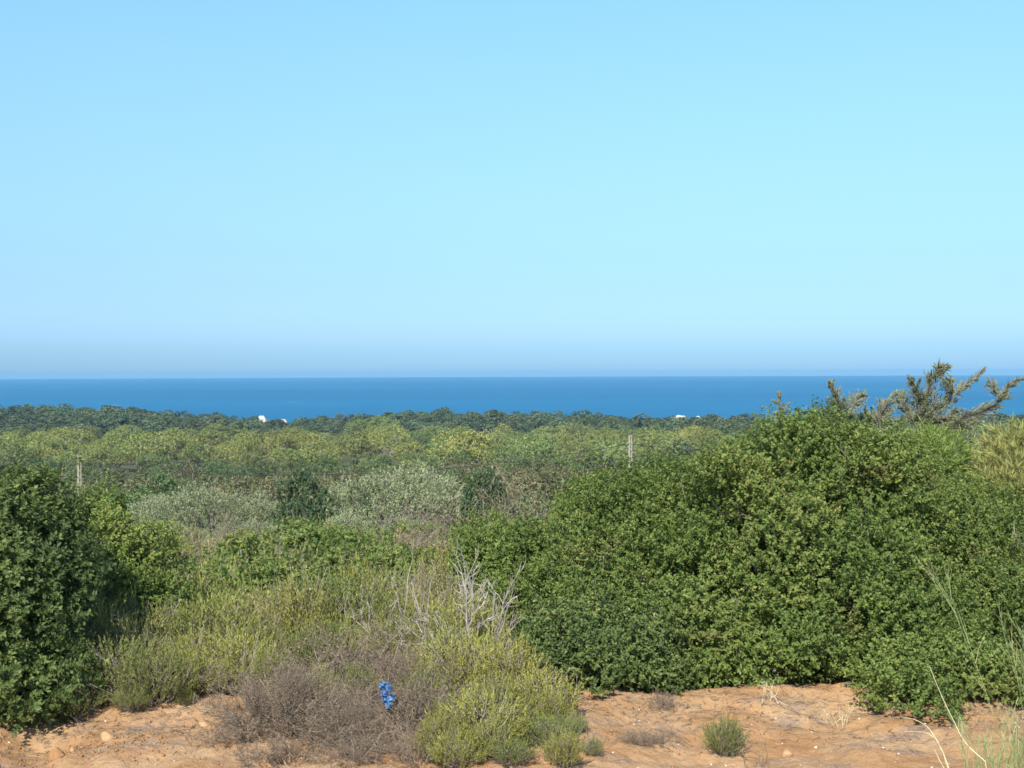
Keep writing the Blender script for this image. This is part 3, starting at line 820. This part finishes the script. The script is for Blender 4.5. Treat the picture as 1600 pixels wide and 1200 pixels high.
olive = Kind([olive_proto(91), olive_proto(92), olive_proto(93)])
for (k, px, d, py, wd, lb) in [
    (0, 605, 50, 734, 1.45, 'largest grey-green wild olive in the middle of the valley scrub'), (1, 695, 51, 768, 1.35, 'grey-green olive leaning on the right of the largest olive'),
    (2, 425, 49, 776, 1.2, 'pale olive below the round dark green tree'), (0, 345, 49, 762, 1.5, 'wide olive left of the one below the round dark tree'),
    (1, 250, 52, 776, 1.35, 'grey olive right of the left pole and above the scrub'), (2, 165, 54, 806, 1.0, 'pale olive at the foot of the left pole'),
    (1, 548, 42, 800, 1.15, 'low olive in front of the largest olive, on its left'), (2, 650, 42, 808, 1.25, 'low olive in front of the largest olive, on its right'),
    (0, 380, 40, 814, 1.1, 'low olive in front of the two pale wide ones'), (1, 290, 41, 815, 1.2, 'lowest olive next to the twiggy left bush'),
    (0, 745, 54, 800, .9, 'olive beside the fresh-green bush top'), (2, 60, 58, 806, 1, 'olive mostly hidden behind the dark left-edge bush')]:
    put(olive, k, px, d, py, 4.35, lb, 'grey-green olives in the valley', wd)


# ---- shrubs and trees of the valley, pines, ridge
def crown_tree(name, cat, seed, mat, tmat, L, lump, lumps, n, k, slen, leaf, lw, stems=14, r0=.12, up=.5, one=False, foot=None, zmin=.1, gap=None):
    rng = np.random.default_rng(seed)
    P, A, tn, lc, lo = lump_points(rng, L, lump, lumps, n, up=up, gap=gap)
    ok = P[:, 2] > zmin; P = P[ok]; A = A[ok]; tn = tn[ok]
    foot = np.array([[0, 0, -.4]]) if foot is None else foot
    g = Geo(); add_sprays(g, rng, P, A, tn, k, slen, leaf, lw)
    sel = rng.integers(0, len(lc), stems)
    if one:                                             # too small to show parts: one mesh
        n0 = len(g.Q)
        stems_to(g, rng, foot, lc[sel], r0, r0 * .2, 6)
        for i in range(n0, len(g.M)): g.M[i] = np.full(len(g.M[i]), 1)
        o = link(name, g.mesh(name, [mat, tmat])); return tag(o, name, cat)
    t = thing(name, name, cat)
    link('crown', g.mesh('crown', mat), t)
    g = Geo(); stems_to(g, rng, foot, lc[sel], r0, r0 * .2, 7); link('trunk', g.mesh('trunk', tmat), t)
    return t


def dome(rng, R=2.6, H=3.0, n=5):
    L = [(0, 0, H * .55, R * .8, R * .8, H * .45)]
    for i in range(n):
        a = i * 6.283 / n + rng.uniform(-.4, .4); r = R * rng.uniform(.35, .65)
        L.append((math.cos(a) * r, math.sin(a) * r, H * rng.uniform(.3, .6), R * rng.uniform(.35, .55), R * rng.uniform(.35, .55), H * rng.uniform(.28, .4)))
    return L


rp = np.random.default_rng(123)
M_dark = leaf_mat('dark evergreen leaves', [(0, (0.030, 0.052, 0.022)), (0.5, (0.052, 0.082, 0.032)), (1, (0.092, 0.128, 0.050))], 0.5, 0.2)
maq = Kind([crown_tree('maquis_shrub', 'shrub', 101 + i, m, M_bark, dome(rp, 2.7, 3.0, 6), .5, 90, 1100, 9, .26, .15, .07, gap=1.1) for i, m in enumerate([M_maq, M_maq, M_maq, M_maq, M_maq_brown, M_maq_brown, M_olive])])

darkt = Kind([crown_tree('evergreen_tree', 'tree', 141 + i, M_dark, M_bark, dome(rp, 1.9, 3.3, 6) + [(0, 0, 1.5, 1.7, 1.7, 1.4), (.5, -.7, .9, 1.3, 1.2, .9), (-.6, -.6, 1.0, 1.2, 1.2, .9)], .42, 90, 3200, 12, .22, .11, .055) for i in range(2)])


def umbrella(rng):
    L = []
    n = 8
    for i in range(n):
        a = i * 2.4 + rng.uniform(-.3, .3); r = 3.0 * math.sqrt((i + .3) / n)
        L.append((math.cos(a) * r, math.sin(a) * r, 5.6 - .12 * r * r + rng.uniform(-.4, .4), rng.uniform(1.2, 1.8), rng.uniform(1.2, 1.8), rng.uniform(.8, 1.3)))
    a = rng.uniform(0, 6.28); L.append((math.cos(a) * 1.9, math.sin(a) * 1.9, rng.uniform(2.6, 3.8), 1.2, 1.2, .8))
    return L


pine = Kind([crown_tree('pine_tree', 'pine', 111 + i, m, M_bark_pine, umbrella(rp), .95, 60, 950, 6, .4, .36, .11, stems=30, r0=.17, foot=np.array([[0, 0, -.4], [.05, 0, -.4]])) for i, m in enumerate([M_pine, M_pine, M_pine, M_pine_grn, M_pine_grn, M_pine_grn])])
ridge = Kind([crown_tree('round_tree', 'tree', 121 + i, M_ridge, M_bark, dome(rp, 3.4, 6.2, 7), .9, 60, 640, 7, .5, .48, .22, stems=9, r0=.18, one=True) for i in range(4)])


def col(px):
    for e, s in ((200, 'left of the left pole'), (400, 'between left pole and white dune'), (620, 'below the two left dunes'),
                 (800, 'behind the dark upright tree'), (985, 'just left of the right pole'), (1130, 'right of the right pole'), (1e9, 'behind the tall thicket at right')):
        if px < e: return s


def valley():
    rng = np.random.default_rng(8)
    # maquis from behind the olives to the foot of the pines
    for d in (60, 70, 82, 95, 110, 126, 144, 164, 186, 208, 230):
        half = d * .43
        x = -half - 4
        while x < half + 4:
            X = x + rng.uniform(-1.5, 1.5); Y = d + rng.uniform(-4, 4)
            px = 800 + X / Y * F
            s = rng.uniform(.8, 1.25) * (1 if d < 180 else 1.25)
            bz = fbm(np.array([X / 16 + 40.]), np.array([Y / 20 + 3.]), 2)[0]
            if d < 175 and (bz > .10 or (700 < px < 980 and 105 < d < 165 and rng.random() < .6)): k = 4 + int(rng.integers(2)); w = 'brownish'
            else: k = int(rng.integers(4)); w = 'dark green'
            near = 'nearest' if d < 90 else 'middle' if d < 150 else 'farthest'
            clear = (abs(px - 124) < 50 and 60 <= d < 112) or (abs(px - 470) < 62 and d < 85) or (abs(px - 756) < 58 and d < 88)
            if (px < 1250 or rng.random() < .5) and not clear:
                maq.put(k, (X, Y, hz(X, Y) - .1), rng.uniform(0, 6.28), (s, s, s * rng.uniform(.85, 1.15)), f'{w} shrub in the {near} valley scrub {col(px)}', 'maquis shrubs in the valley')
            x += 7.2 * rng.uniform(.7, 1.3) * (1 if d < 110 else 1.25 if d < 170 else 1.55)
    # pine belt
    for d in (222, 240, 256, 276, 302, 330, 362, 398, 436):
        half = d * .43
        x = -half - 4
        while x < half * 1.0 + 4:
            X = x + rng.uniform(-2, 2); Y = d + rng.uniform(-10, 10)
            px = 800 + X / Y * F
            yellow = (px < 640 and 270 < d < 470 and rng.random() < .8) or rng.random() < .22
            k = int(rng.integers(3)) + (0 if yellow else 3)
            s = rng.uniform(.68, 1.32)
            near = 'front rows' if d < 310 else 'middle rows' if d < 410 else 'rear rows'
            if d < 250 and (rng.random() < .55 or fbm(np.array([X / 35]), np.array([7.]), 2)[0] < -.02): x += 8; continue
            if d > 270 and rng.random() < .13:
                ridge.put(int(rng.integers(4)), (X, Y, hz(X, Y) - .2), rng.uniform(0, 6.28), (s * 1.15, s * 1.15, s * .95), f'dark round tree among the pines {col(px)}', 'dark round trees among the pines')
            elif px < 1200 or rng.random() < .55:
                pine.put(k, (X, Y, hz(X, Y) - .1), rng.uniform(0, 6.28), (s * 1.08, s * 1.08, s * rng.uniform(.88, 1.12)), f"{'yellow-green' if yellow else 'dull green'} pine in the {near} {col(px)}", 'umbrella pines of the pine belt')
            x += 8.6 * rng.uniform(.7, 1.35) * (1 if d < 420 else 1.25)
    # ridge in front of the sea
    for d in (480, 528, 576, 614, 640, 664):
        half = d * .43
        x = -half - 4
        while x < half + 4:
            X = x + rng.uniform(-3, 3); Y = d + rng.uniform(-10, 10)
            px = 800 + X / Y * F
            s = rng.uniform(.65, 1.15)
            if min(abs(px - 406), abs(px - 441), abs(px - 1064), abs(px - 1091)) < 8 and Y > 590: s *= .72
            near = 'front' if d < 600 else 'middle' if d < 630 else 'crest'
            ridge.put(int(rng.integers(4)), (X, Y, hz(X, Y) - .2), rng.uniform(0, 6.28), (s * 1.5, s * 1.5, s), f'dark tree on the {near} of the sea ridge {col(px)}', 'round trees on the ridge before the sea')
            x += (8.0 if d > 560 else 9.5) * rng.uniform(.7, 1.3)


valley()
# trees that stand out of the valley scrub
for (k, px, d, py, h, wd, lb, kd) in [
    (0, 470, 46, 741, 3.7, .62, 'round dark green tree left of the largest olive', darkt), (1, 756, 46, 726, 3.7, .46, 'dark green upright tree right of the largest olive', darkt),
    (4, 195, 95, 745, 3.3, 1.3, 'brown-green spreading tree right of the left pole', maq), (5, 855, 95, 738, 3.3, 1.4, 'rust-brown spreading shrub left of the right pole', maq),
    (2, 250, 90, 752, 3.3, 1.0, 'small dark tree right of the brown-green spreading tree', maq), (4, 690, 98, 742, 3.3, 1.3, 'rust-brown shrub patch behind the largest olive', maq)]:
    put(kd, k, px, d, py, h, lb, 'maquis shrubs in the valley' if kd is maq else 'dark round trees among the olives', wd)
for kd in (heath, leafy, brush, bare, olive, maq, darkt, pine, ridge): kd.finish()


# low ground cover under the scrub: nobody could count it
def ground_cover():
    rng = np.random.default_rng(21)
    n = 26000
    d = np.exp(rng.uniform(math.log(10.8), math.log(240), n)); px = rng.uniform(-250, 1850, n)
    x = (px - 800) / F * d
    P = np.stack([x, d, height(x, d)], 1)
    A = nrm(np.stack([rng.normal(size=n) * .4, rng.normal(size=n) * .4, np.ones(n)], 1))
    g = Geo(); s = np.clip(d / 14, .6, 9)
    k = 6
    for _ in range(k):
        off = rng.normal(size=(n, 3)) * (.10 * s)[:, None]; off[:, 2] = np.abs(off[:, 2])
        g.leaves(P + off, A + rng.normal(size=(n, 3)) * .5, rng.normal(size=(n, 3)), .09 * s, .025 * s, rng.random(n))
    o = link('ground_cover', g.mesh('ground_cover', M_maq_brown)); o['kind'] = 'stuff'
    o['label'] = 'low dry undergrowth between the shrubs'


ground_cover()


# ---------------------------------------------------------------- stones, pebbles, litter
def stone(name, label, px, py, wpx, hpx, d, seed, mat, group=None):
    rng = np.random.default_rng(seed)
    p = W(px, py, d); r = wpx / 2 / F * d; h = hpx / F * d
    nu, nv = 20, 12
    u = np.linspace(0, 2 * math.pi, nu, endpoint=False); v = np.linspace(-math.pi / 2, math.pi / 2, nv)
    Vv, U = np.meshgrid(v, u, indexing='ij')
    D = np.stack([np.cos(Vv) * np.cos(U), np.cos(Vv) * np.sin(U), np.sin(Vv)], -1)
    b = rng.uniform(0, 50)
    rad = 1 + 1.1 * fbm(D[..., 0] * 1.6 + b + D[..., 2] * 1.3, D[..., 1] * 1.6 + b - D[..., 2], 3)
    for _ in range(7):                                  # flat broken facets
        n = nrm(rng.normal(size=3)); c = rng.uniform(.62, .9)
        q = D @ n; rad = np.where(q * rad > c, c / np.maximum(q, .01), rad)
    V = D * rad[..., None] * np.array([r, r * .85, h * .5])
    idx = np.arange(nu * nv).reshape(nv, nu); nx = np.roll(idx, -1, axis=1)
    Q = np.stack([idx[:-1], nx[:-1], nx[1:], idx[1:]], -1).reshape(-1, 4)
    g = Geo(); g.add(V.reshape(-1, 3), Q)
    o = link(name, g.mesh(name, mat, True)); o.location = (p[0], p[1], hz(p[0], p[1]) + h * .16)
    o.rotation_euler = (0, 0, rng.uniform(-.4, .4))
    return tag(o, label, 'stone', group)


M_st_tan = stone_mat('tan stone', (0.32, 0.19, 0.09), (0.46, 0.30, 0.16))
M_st_org = stone_mat('orange stone', (0.34, 0.15, 0.06), (0.46, 0.23, 0.10))
M_clod = stone_mat('earth clods', (0.25, 0.125, 0.052), (0.36, 0.21, 0.10))
M_st_wht = stone_mat('pale stone', (0.55, 0.50, 0.44), (0.75, 0.70, 0.64))


def gd(py):
    return 2.5 / ((py - EYE) / F)


GS = 'loose stones on the red earth'
stone('stone', 'large tan stone at the earth edge under the left heath', 167, 1150, 24, 24, gd(1152), 1, M_st_tan, GS)
stone('stone', 'flat yellowish stone on the crest of the left earth bank', 319, 1117, 20, 12, gd(1120), 2, M_st_tan, GS)
stone('stone', 'tiny white stone right of the flat yellowish stone', 363, 1115, 6, 7, gd(1118), 3, M_st_wht, GS)
stone('stone', 'round orange stone below the dry brush and the blue bag', 565, 1178, 15, 11, gd(1181), 4, M_st_org, GS)
stone('stone', 'broad orange stone at the bottom edge below the blue bag', 606, 1196, 26, 12, gd(1199), 5, M_st_org, GS)
stone('stone', 'low tan rock with a shadow right of the single tuft', 1230, 1157, 24, 16, gd(1163), 6, M_st_tan, GS)
stone('stone', 'reddish clod of earth in the shade of the left-edge bush', 88, 1150, 30, 34, gd(1162), 7, M_clod, GS)
stone('stone', 'small pale stone beside the reddish clod', 113, 1149, 9, 8, gd(1152), 8, M_st_tan, GS)
stone('stone', 'white pebble left of the straw stems on the right earth', 1275, 1153, 5, 4, gd(1155), 9, M_st_wht, GS)


def pebbles():
    rng = np.random.default_rng(77)
    for nm, n, mats, s0, s1, lab in (('pebbles', 380, M_st_wht, .003, .009, 'scattered small pale pebbles'), ('earth_clods', 2200, M_clod, .004, .015, 'crumbled clods of red earth')):
        x = rng.uniform(-4.5, 4.8, n); y = rng.uniform(7.0, 10.3, n)
        if nm == 'earth_clods':
            m = rng.random(n) < .35; x[m] = rng.normal(-3.0, .45, m.sum()); y[m] = rng.normal(8.35, .35, m.sum())
        s = s0 * (s1 / s0) ** (rng.random(n) ** 1.8)
        C = np.stack([x, y, height(x, y) + s * .3], 1)
        base = np.array([(x_, y_, z_) for z_ in (-1, 1) for x_, y_ in ((-1, -1), (1, -1), (1, 1), (-1, 1))], float) * .62
        V = base[None] * s[:, None, None] * (1 + rng.normal(size=(n, 8, 3)) * .28)
        a = rng.random(n) * 6.28; ca, sa = np.cos(a)[:, None], np.sin(a)[:, None]
        V = np.stack([V[..., 0] * ca - V[..., 1] * sa, V[..., 0] * sa + V[..., 1] * ca, V[..., 2] * .8], -1) + C[:, None]
        q = np.array([(0, 3, 2, 1), (4, 5, 6, 7), (0, 1, 5, 4), (1, 2, 6, 5), (2, 3, 7, 6), (3, 0, 4, 7)])
        Q = (q[None] + np.arange(n)[:, None, None] * 8).reshape(-1, 4)
        g = Geo(); g.add(V.reshape(-1, 3), Q)
        o = link(nm, g.mesh(nm, mats, True)); o['kind'] = 'stuff'; o['label'] = lab
    # dead twigs and leaf litter at the foot of the bushes
    n = 3800
    x = rng.uniform(-4.5, 4.8, n); y = 9.35 + rng.normal(size=n) * .35 - np.abs(rng.normal(size=n)) * .3
    C = np.stack([x, y, height(x, y) + .004], 1)
    d = nrm(np.stack([rng.normal(size=n), rng.normal(size=n), rng.normal(size=n) * .12], 1))
    g = Geo(); L = rng.uniform(.02, .12, n)[:, None]
    g.tubes(np.stack([C, C + d * L * .5 + [0, 0, .006], C + d * L], 1), np.tile([[.0022, .002, .0012]], (n, 1)), 3, rng.random(n))
    o = link('twig_litter', g.mesh('twig_litter', M_brush)); o['kind'] = 'stuff'; o['label'] = 'dead twigs littering the earth at the foot of the bushes'


pebbles()


# ---- sparse dry stalks, straw, broom
def broom(label, base, n, h, lean, seed, cat='broom', spread=.35, straws=()):
    rng = np.random.default_rng(seed)
    x, y = base; o = np.array([x, y, hz(x, y)])
    t = thing('broom_plant', label, cat, o)
    b = rng.normal(size=(n, 3)) * [.10, .10, 0]
    d = np.array([lean[0], lean[1], 1.]) + rng.normal(size=(n, 3)) * [spread, spread, .1]
    g = Geo(); twig_tree(g, rng, b, d, h * rng.uniform(.45, 1.15, n), .0017, [(6, .45, .22), (4, .5, .22)], K=6, wob=.07, bend=.0)
    link('stems', g.mesh('stems', M_broom), t)
    if straws:
        g = Geo()
        for pts in straws:
            P = np.array([W(px, py, d_) for px, py, d_ in pts])
            s = np.linspace(0, 1, 16) * (len(P) - 1); i = np.minimum(s.astype(int), len(P) - 2); f = (s - i)[:, None]
            C = P[i] * (1 - f) + P[i + 1] * f
            for _ in range(3): C[1:-1] = (C[:-2] + C[1:-1] * 2 + C[2:]) / 4
            foot = np.array([[C[0, 0] * .5 + o[0] * .5, y, o[2] - .03]])
            C = np.concatenate([foot, C]) - o
            g.tubes(C[None], np.linspace(.0026, .0010, 17)[None], 4, np.array([rng.random()]))
        link('dry_stalks', g.mesh('dry_stalks', M_straw), t)


bx = W(1545, 1200, 6.9)
broom('wispy green broom with pale bent straw stalks in the lower right corner', (bx[0] + .06, 6.9), 40, .50, (.10, .1), 131, spread=.26, straws=[
    [(1488, 1215, 6.8), (1470, 1165, 6.9), (1450, 1143, 7.0), (1413, 1143, 7.1)], [(1466, 1160, 6.9), (1450, 1135, 7.0), (1430, 1124, 7.1), (1407, 1120, 7.1)],
    [(1540, 1190, 6.9), (1507, 1162, 7.0), (1492, 1130, 7.1), (1472, 1090, 7.2), (1452, 1040, 7.3)], [(1475, 1200, 6.8), (1468, 1188, 6.8), (1460, 1170, 6.9)]])
bx = W(1618, 1200, 7.6)
broom('tall wispy grey-green broom at the right edge in front of the thicket', (bx[0] + .04, 7.6), 10, 1.1, (-.02, .1), 132, spread=.16)


def stalks():
    rng = np.random.default_rng(55)
    for (px, py, h, n, lb) in [(300, 1160, .10, 7, 'faint grey-green seedling on the left earth bank'), (315, 1175, .08, 9, 'small dark dry tuft on the left earth bank'),
                               (1205, 1105, .12, 8, 'thin pale stalks at the foot of the tallest bush'), (1305, 1120, .12, 8, 'thin pale stalks beside a drooping leafy branch'),
                               (1180, 1190, .10, 8, 'short dry stalks right of the single tuft at the bottom'), (930, 1175, .1, 9, 'dry stalks on the earth beside the ochre heath')]:
        d = gd(py); p = W(px, py, d); o = np.array([p[0], d, hz(p[0], d)])
        t = thing('dry_stalk_tuft', lb, 'dry grass', o, 'dry stalk tufts on the bare earth')
        b = rng.normal(size=(n, 3)) * [.05, .05, 0]; g = Geo()
        twig_tree(g, rng, b, np.array([0, 0, 1.]) + rng.normal(size=(n, 3)) * .35, h * 1.5 * rng.uniform(.6, 1.2, n), .002, [(3, .5, .5)])
        link('grass_blades', g.mesh('grass_blades', M_straw if 'pale' in lb else M_brush), t)


stalks()


# ---------------------------------------------------------------- blue bag caught in the dry brush
def bag(label, px, py, d, w, h, col0, col1, seed):
    rng = np.random.default_rng(seed)
    m, nt, b, out = new_mat('plastic film ' + str(seed))
    nt.links.new(ramp(nt, [(0.35, col0), (0.6, col1)], noise(nt, 9, 4)), b.inputs['Base Color'])
    b.inputs['Roughness'].default_value = 0.38
    p = W(px, py, d)
    t = thing('plastic_bag', label, 'plastic bag', p)
    nu, nv = 40, 34
    u = np.linspace(0, 2 * math.pi, nu, endpoint=False); v = np.linspace(0, 1, nv)
    Vv, U = np.meshgrid(v, u, indexing='ij')
    rx = w * .5 * (.35 + .75 * np.sin(np.clip(Vv * 1.05, 0, 1) * math.pi) ** .6) * (1 - .30 * np.exp(-((Vv - .55) / .12) ** 2))
    cr = fbm(np.cos(U) * 2.2 + 9 + Vv * 5, np.sin(U) * 2.2 + Vv * 6 + 3, 4)
    rr = rx * (1 + 1.7 * cr)
    X = rr * np.cos(U) + w * .25 * (Vv - .4) ; Y = rr * np.sin(U) * .6; Z = (Vv - .5) * h + fbm(U * 2, Vv * 5, 3) * .03
    idx = np.arange(nu * nv).reshape(nv, nu); nx = np.roll(idx, -1, axis=1)
    g = Geo(); g.add(np.stack([X, Y, Z], -1).reshape(-1, 3), np.stack([idx[:-1], nx[:-1], nx[1:], idx[1:]], -1).reshape(-1, 4))
    t.rotation_euler = (0.15, math.radians(-22), 0.5)
    link('bag_body', g.mesh('bag_body', m), t)
    for s in (-1, 1):
        g = Geo()
        a = np.linspace(0, math.pi, 10)
        P = np.stack([np.cos(a) * w * .16 + s * w * .2, np.full(10, s * .006), h * .46 + np.sin(a) * h * .16], 1) + rng.normal(size=(10, 3)) * .003
        nrmv = np.array([0, 1., 0]); V = np.concatenate([P - [0, .012, .002], P + [0, .012, 0]])
        g.add(V, [(i, i + 1, i + 11, i + 10) for i in range(9)])
        link('handle', g.mesh('handle', m), t)


bag('crumpled blue plastic bag caught in the brown dry brush', 605, 1088, 8.58, .092, .18, (0.02, 0.085, 0.25), (0.07, 0.22, 0.46), 3)


# ---------------------------------------------------------------- poles and wire
def pole_mat():
    m, nt, b, out = new_mat('weathered concrete')
    nt.links.new(ramp(nt, [(0.35, (0.25, 0.225, 0.165)), (0.65, (0.36, 0.33, 0.255))], noise(nt, 4, 5)), b.inputs['Base Color'])
    b.inputs['Roughness'].default_value = 0.9
    return m


M_pole = pole_mat()
M_wire = bark_mat('cable', (0.03, 0.03, 0.03), (0.05, 0.05, 0.05))
M_glass = bark_mat('insulator', (0.35, 0.34, 0.32), (0.45, 0.44, 0.42))


def pole(label, px, py_top, d, w_top, w_bot, rot):
    p = W(px, py_top, d); z0 = hz(p[0], d); H = p[2] - z0
    t = thing('utility_pole', label, 'utility pole', (p[0], d, z0), 'lattice utility poles')
    t.rotation_euler = (0, 0, rot)
    for sx in (-1, 1):
        for sy in (-1, 1):
            g = Geo(); P = np.array([[[sx * w_bot / 2, sy * w_bot / 2, -.4], [sx * (w_bot + w_top) / 4, sy * (w_bot + w_top) / 4, H / 2], [sx * w_top / 2, sy * w_top / 2, H]]])
            g.tubes(P, np.full((1, 3), .048), 4); link('leg', g.mesh('leg', M_pole), t)
    g = Geo(); n = int(H / .62)
    for i in range(n + 1):
        z = H - .06 - i * .62; w = w_bot + (w_top - w_bot) * z / H
        for a in range(4):
            ca, sa = math.cos(a * math.pi / 2), math.sin(a * math.pi / 2)
            g.box((ca * w / 2, sa * w / 2, z), (.03, w / 2 - .04, .035), a * math.pi / 2)
    link('rungs', g.mesh('rungs', M_pole), t)
    g = Geo(); g.tubes(np.array([[[0, 0, H - .95], [0, 0, H - .85], [0, 0, H - .78]]]), np.array([[.05, .07, .05]]), 8); g.box((0, 0, H - .98), (w_top / 2, .03, .03))
    link('insulator', g.mesh('insulator', M_glass), t)
    return np.array([p[0], d, p[2] - .78])


A1 = pole('pale lattice utility pole rising behind the dark left bush', 124, 712, 108, .20, .26, math.radians(38))
A2 = pole('pale lattice utility pole rising behind the left slope of the thicket', 985, 680, 112, .19, .30, math.radians(14))


def wire():
    g = Geo()
    dv = A2 - A1; A0 = A1 - dv * np.array([1, 1, 0]) + [0, 0, 1.5]; A3 = A2 + dv * np.array([1, 1, 0]) + [0, 0, 0]
    t = np.linspace(0, 1, 30)[:, None]
    pts = []
    for a, b, s in ((A0, A1, 1.6), (A1, A2, 1.75), (A2, A3, 1.7)):
        q = a * (1 - t) + b * t; q[:, 2] -= 4 * s * (t * (1 - t))[:, 0]; pts.append(q[:-1])
    P = np.concatenate(pts)
    g.tubes(P[None], np.full((1, len(P)), .028), 5)
    tag(link('power_line', g.mesh('power_line', M_wire)), 'thin dark overhead cable strung between the two lattice poles', 'cable')


wire()


# ---------------------------------------------------------------- bare sand of the dunes showing through the trees
M_sand = stone_mat('white sand', (0.44, 0.40, 0.34), (0.56, 0.52, 0.45))


def dune(px, py, wpx, d, seed):
    """a mound of bare sand, its cap showing above the crowns in front"""
    p = W(px, py, d); zg = hz(p[0], d); H = p[2] - zg + 1.0
    rx = wpx / 2 / F * d * 2.6
    n = 41; u = np.linspace(-1, 1, n)
    X, Y = np.meshgrid(u, u, indexing='xy')
    R = np.hypot(X, Y * .9)
    Z = np.clip(1 - R ** 2.2, 0, 1) * (1 + fbm(X * 3 + seed * 3, Y * 3, 4) * .35) + X * (.1 if seed == 1 else -.1)
    V = np.stack([X * rx, Y * rx * 1.3, Z * H - 1], -1).reshape(-1, 3) + [p[0], d, zg]
    idx = np.arange(n * n).reshape(n, n)
    g = Geo(); g.add(V, np.stack([idx[:-1, :-1], idx[:-1, 1:], idx[1:, 1:], idx[1:, :-1]], -1).reshape(-1, 4))
    o = link('sand_dune', g.mesh('sand_dune', M_sand, True)); o['kind'] = 'structure'


dune(407, 651, 13, 662, 1)
dune(441, 655, 12, 640, 2)
dune(1064, 649, 16, 662, 3)
dune(1091, 651, 8, 662, 4)


# ---------------------------------------------------------------- air
def haze():
    g = Geo(); g.box((0, 0, (-61 + 6) / 2 - .5), (10000, 10000, 34))
    m = bpy.data.materials.new('haze'); m.use_nodes = True; nt = m.node_tree
    nt.nodes.remove(nt.nodes['Principled BSDF'])
    v = nt.nodes.new('ShaderNodeVolumePrincipled')
    v.inputs['Color'].default_value = (0.28, 0.61, 0.92, 1); v.inputs['Density'].default_value = HAZE; v.inputs['Anisotropy'].default_value = 0.0
    nt.links.new(v.outputs[0], nt.nodes['Material Output'].inputs['Volume'])
    o = link('haze', g.mesh('haze', m)); o['kind'] = 'stuff'; o['label'] = 'thin sea haze'


HAZE = 1.0e-4
haze()

# ---------------------------------------------------------------- light
to_sun = Vector((-0.30, -0.954, 0)).normalized()
EL = math.radians(45)
to_sun = Vector((to_sun.x * math.cos(EL), to_sun.y * math.cos(EL), math.sin(EL)))
sl = bpy.data.lights.new('sun', 'SUN'); sl.energy = 5.0; sl.angle = math.radians(0.5); sl.color = (1.0, 0.95, 0.86)
so = bpy.data.objects.new('sun', sl); COL.objects.link(so); so.rotation_euler = to_sun.to_track_quat('Z', 'Y').to_euler()

w = bpy.data.worlds.new('World'); S.world = w; w.use_nodes = True
nt = w.node_tree; bg = nt.nodes['Background']
sky = nt.nodes.new('ShaderNodeTexSky'); sky.sky_type = 'NISHITA'; sky.sun_disc = False
sky.sun_elevation = EL; sky.sun_rotation = math.atan2(to_sun.x, to_sun.y)
sky.air_density = 1.0; sky.dust_density = 0.6; sky.ozone_density = 1.5; sky.altitude = 40
# clear-air tint by height above the horizon: a sea-haze band low down, cyan above
tc = nt.nodes.new('ShaderNodeTexCoord'); sp = nt.nodes.new('ShaderNodeSeparateXYZ'); nt.links.new(tc.outputs['Generated'], sp.inputs[0])
mr = nt.nodes.new('ShaderNodeMapRange'); mr.inputs['From Min'].default_value = -0.02; mr.inputs['From Max'].default_value = 0.48
nt.links.new(sp.outputs['Z'], mr.inputs['Value'])
TINT = [(-0.012, (0.31, 0.57, 1.052)), (0.0016, (0.31, 0.57, 1.052)), (0.0109, (0.305, 0.547, 0.997)), (0.0186, (0.309, 0.539, 0.933)), (0.029, (0.35, 0.546, 0.972)), (0.0419, (0.374, 0.563, 0.958)), (0.0677, (0.423, 0.586, 0.85)), (0.0933, (0.479, 0.645, 0.818)), (0.139, (0.602, 0.777, 0.842)), (0.1936, (0.721, 0.93, 0.926)), (0.2417, (0.809, 1.054, 1.023)), (0.2858, (0.858, 1.161, 1.125)), (0.48, (0.798, 0.911, 1.067))]
tint = ramp(nt, [((z + 0.02) / 0.5, tuple(v / 4 for v in c)) for z, c in TINT], mr.outputs[0])
m1 = mixc(nt, 1.0, sky.outputs[0], tint, 'MULTIPLY')
m2 = nt.nodes.new('ShaderNodeVectorMath'); m2.operation = 'SCALE'; m2.inputs['Scale'].default_value = 4.0
nt.links.new(m1, m2.inputs[0])
nt.links.new(m2.outputs[0], bg.inputs['Color'])
bg.inputs['Strength'].default_value = 0.12

S.view_settings.view_transform = 'Standard'; S.view_settings.look = 'None'
S.view_settings.exposure = 0.7; S.view_settings.gamma = 1.0
S.render.engine = 'CYCLES'
S.cycles.max_bounces = 6; S.cycles.diffuse_bounces = 3; S.cycles.glossy_bounces = 2; S.cycles.transmission_bounces = 4; S.cycles.volume_bounces = 0
S.cycles.use_adaptive_sampling = True
S.cycles.filter_width = 1.6
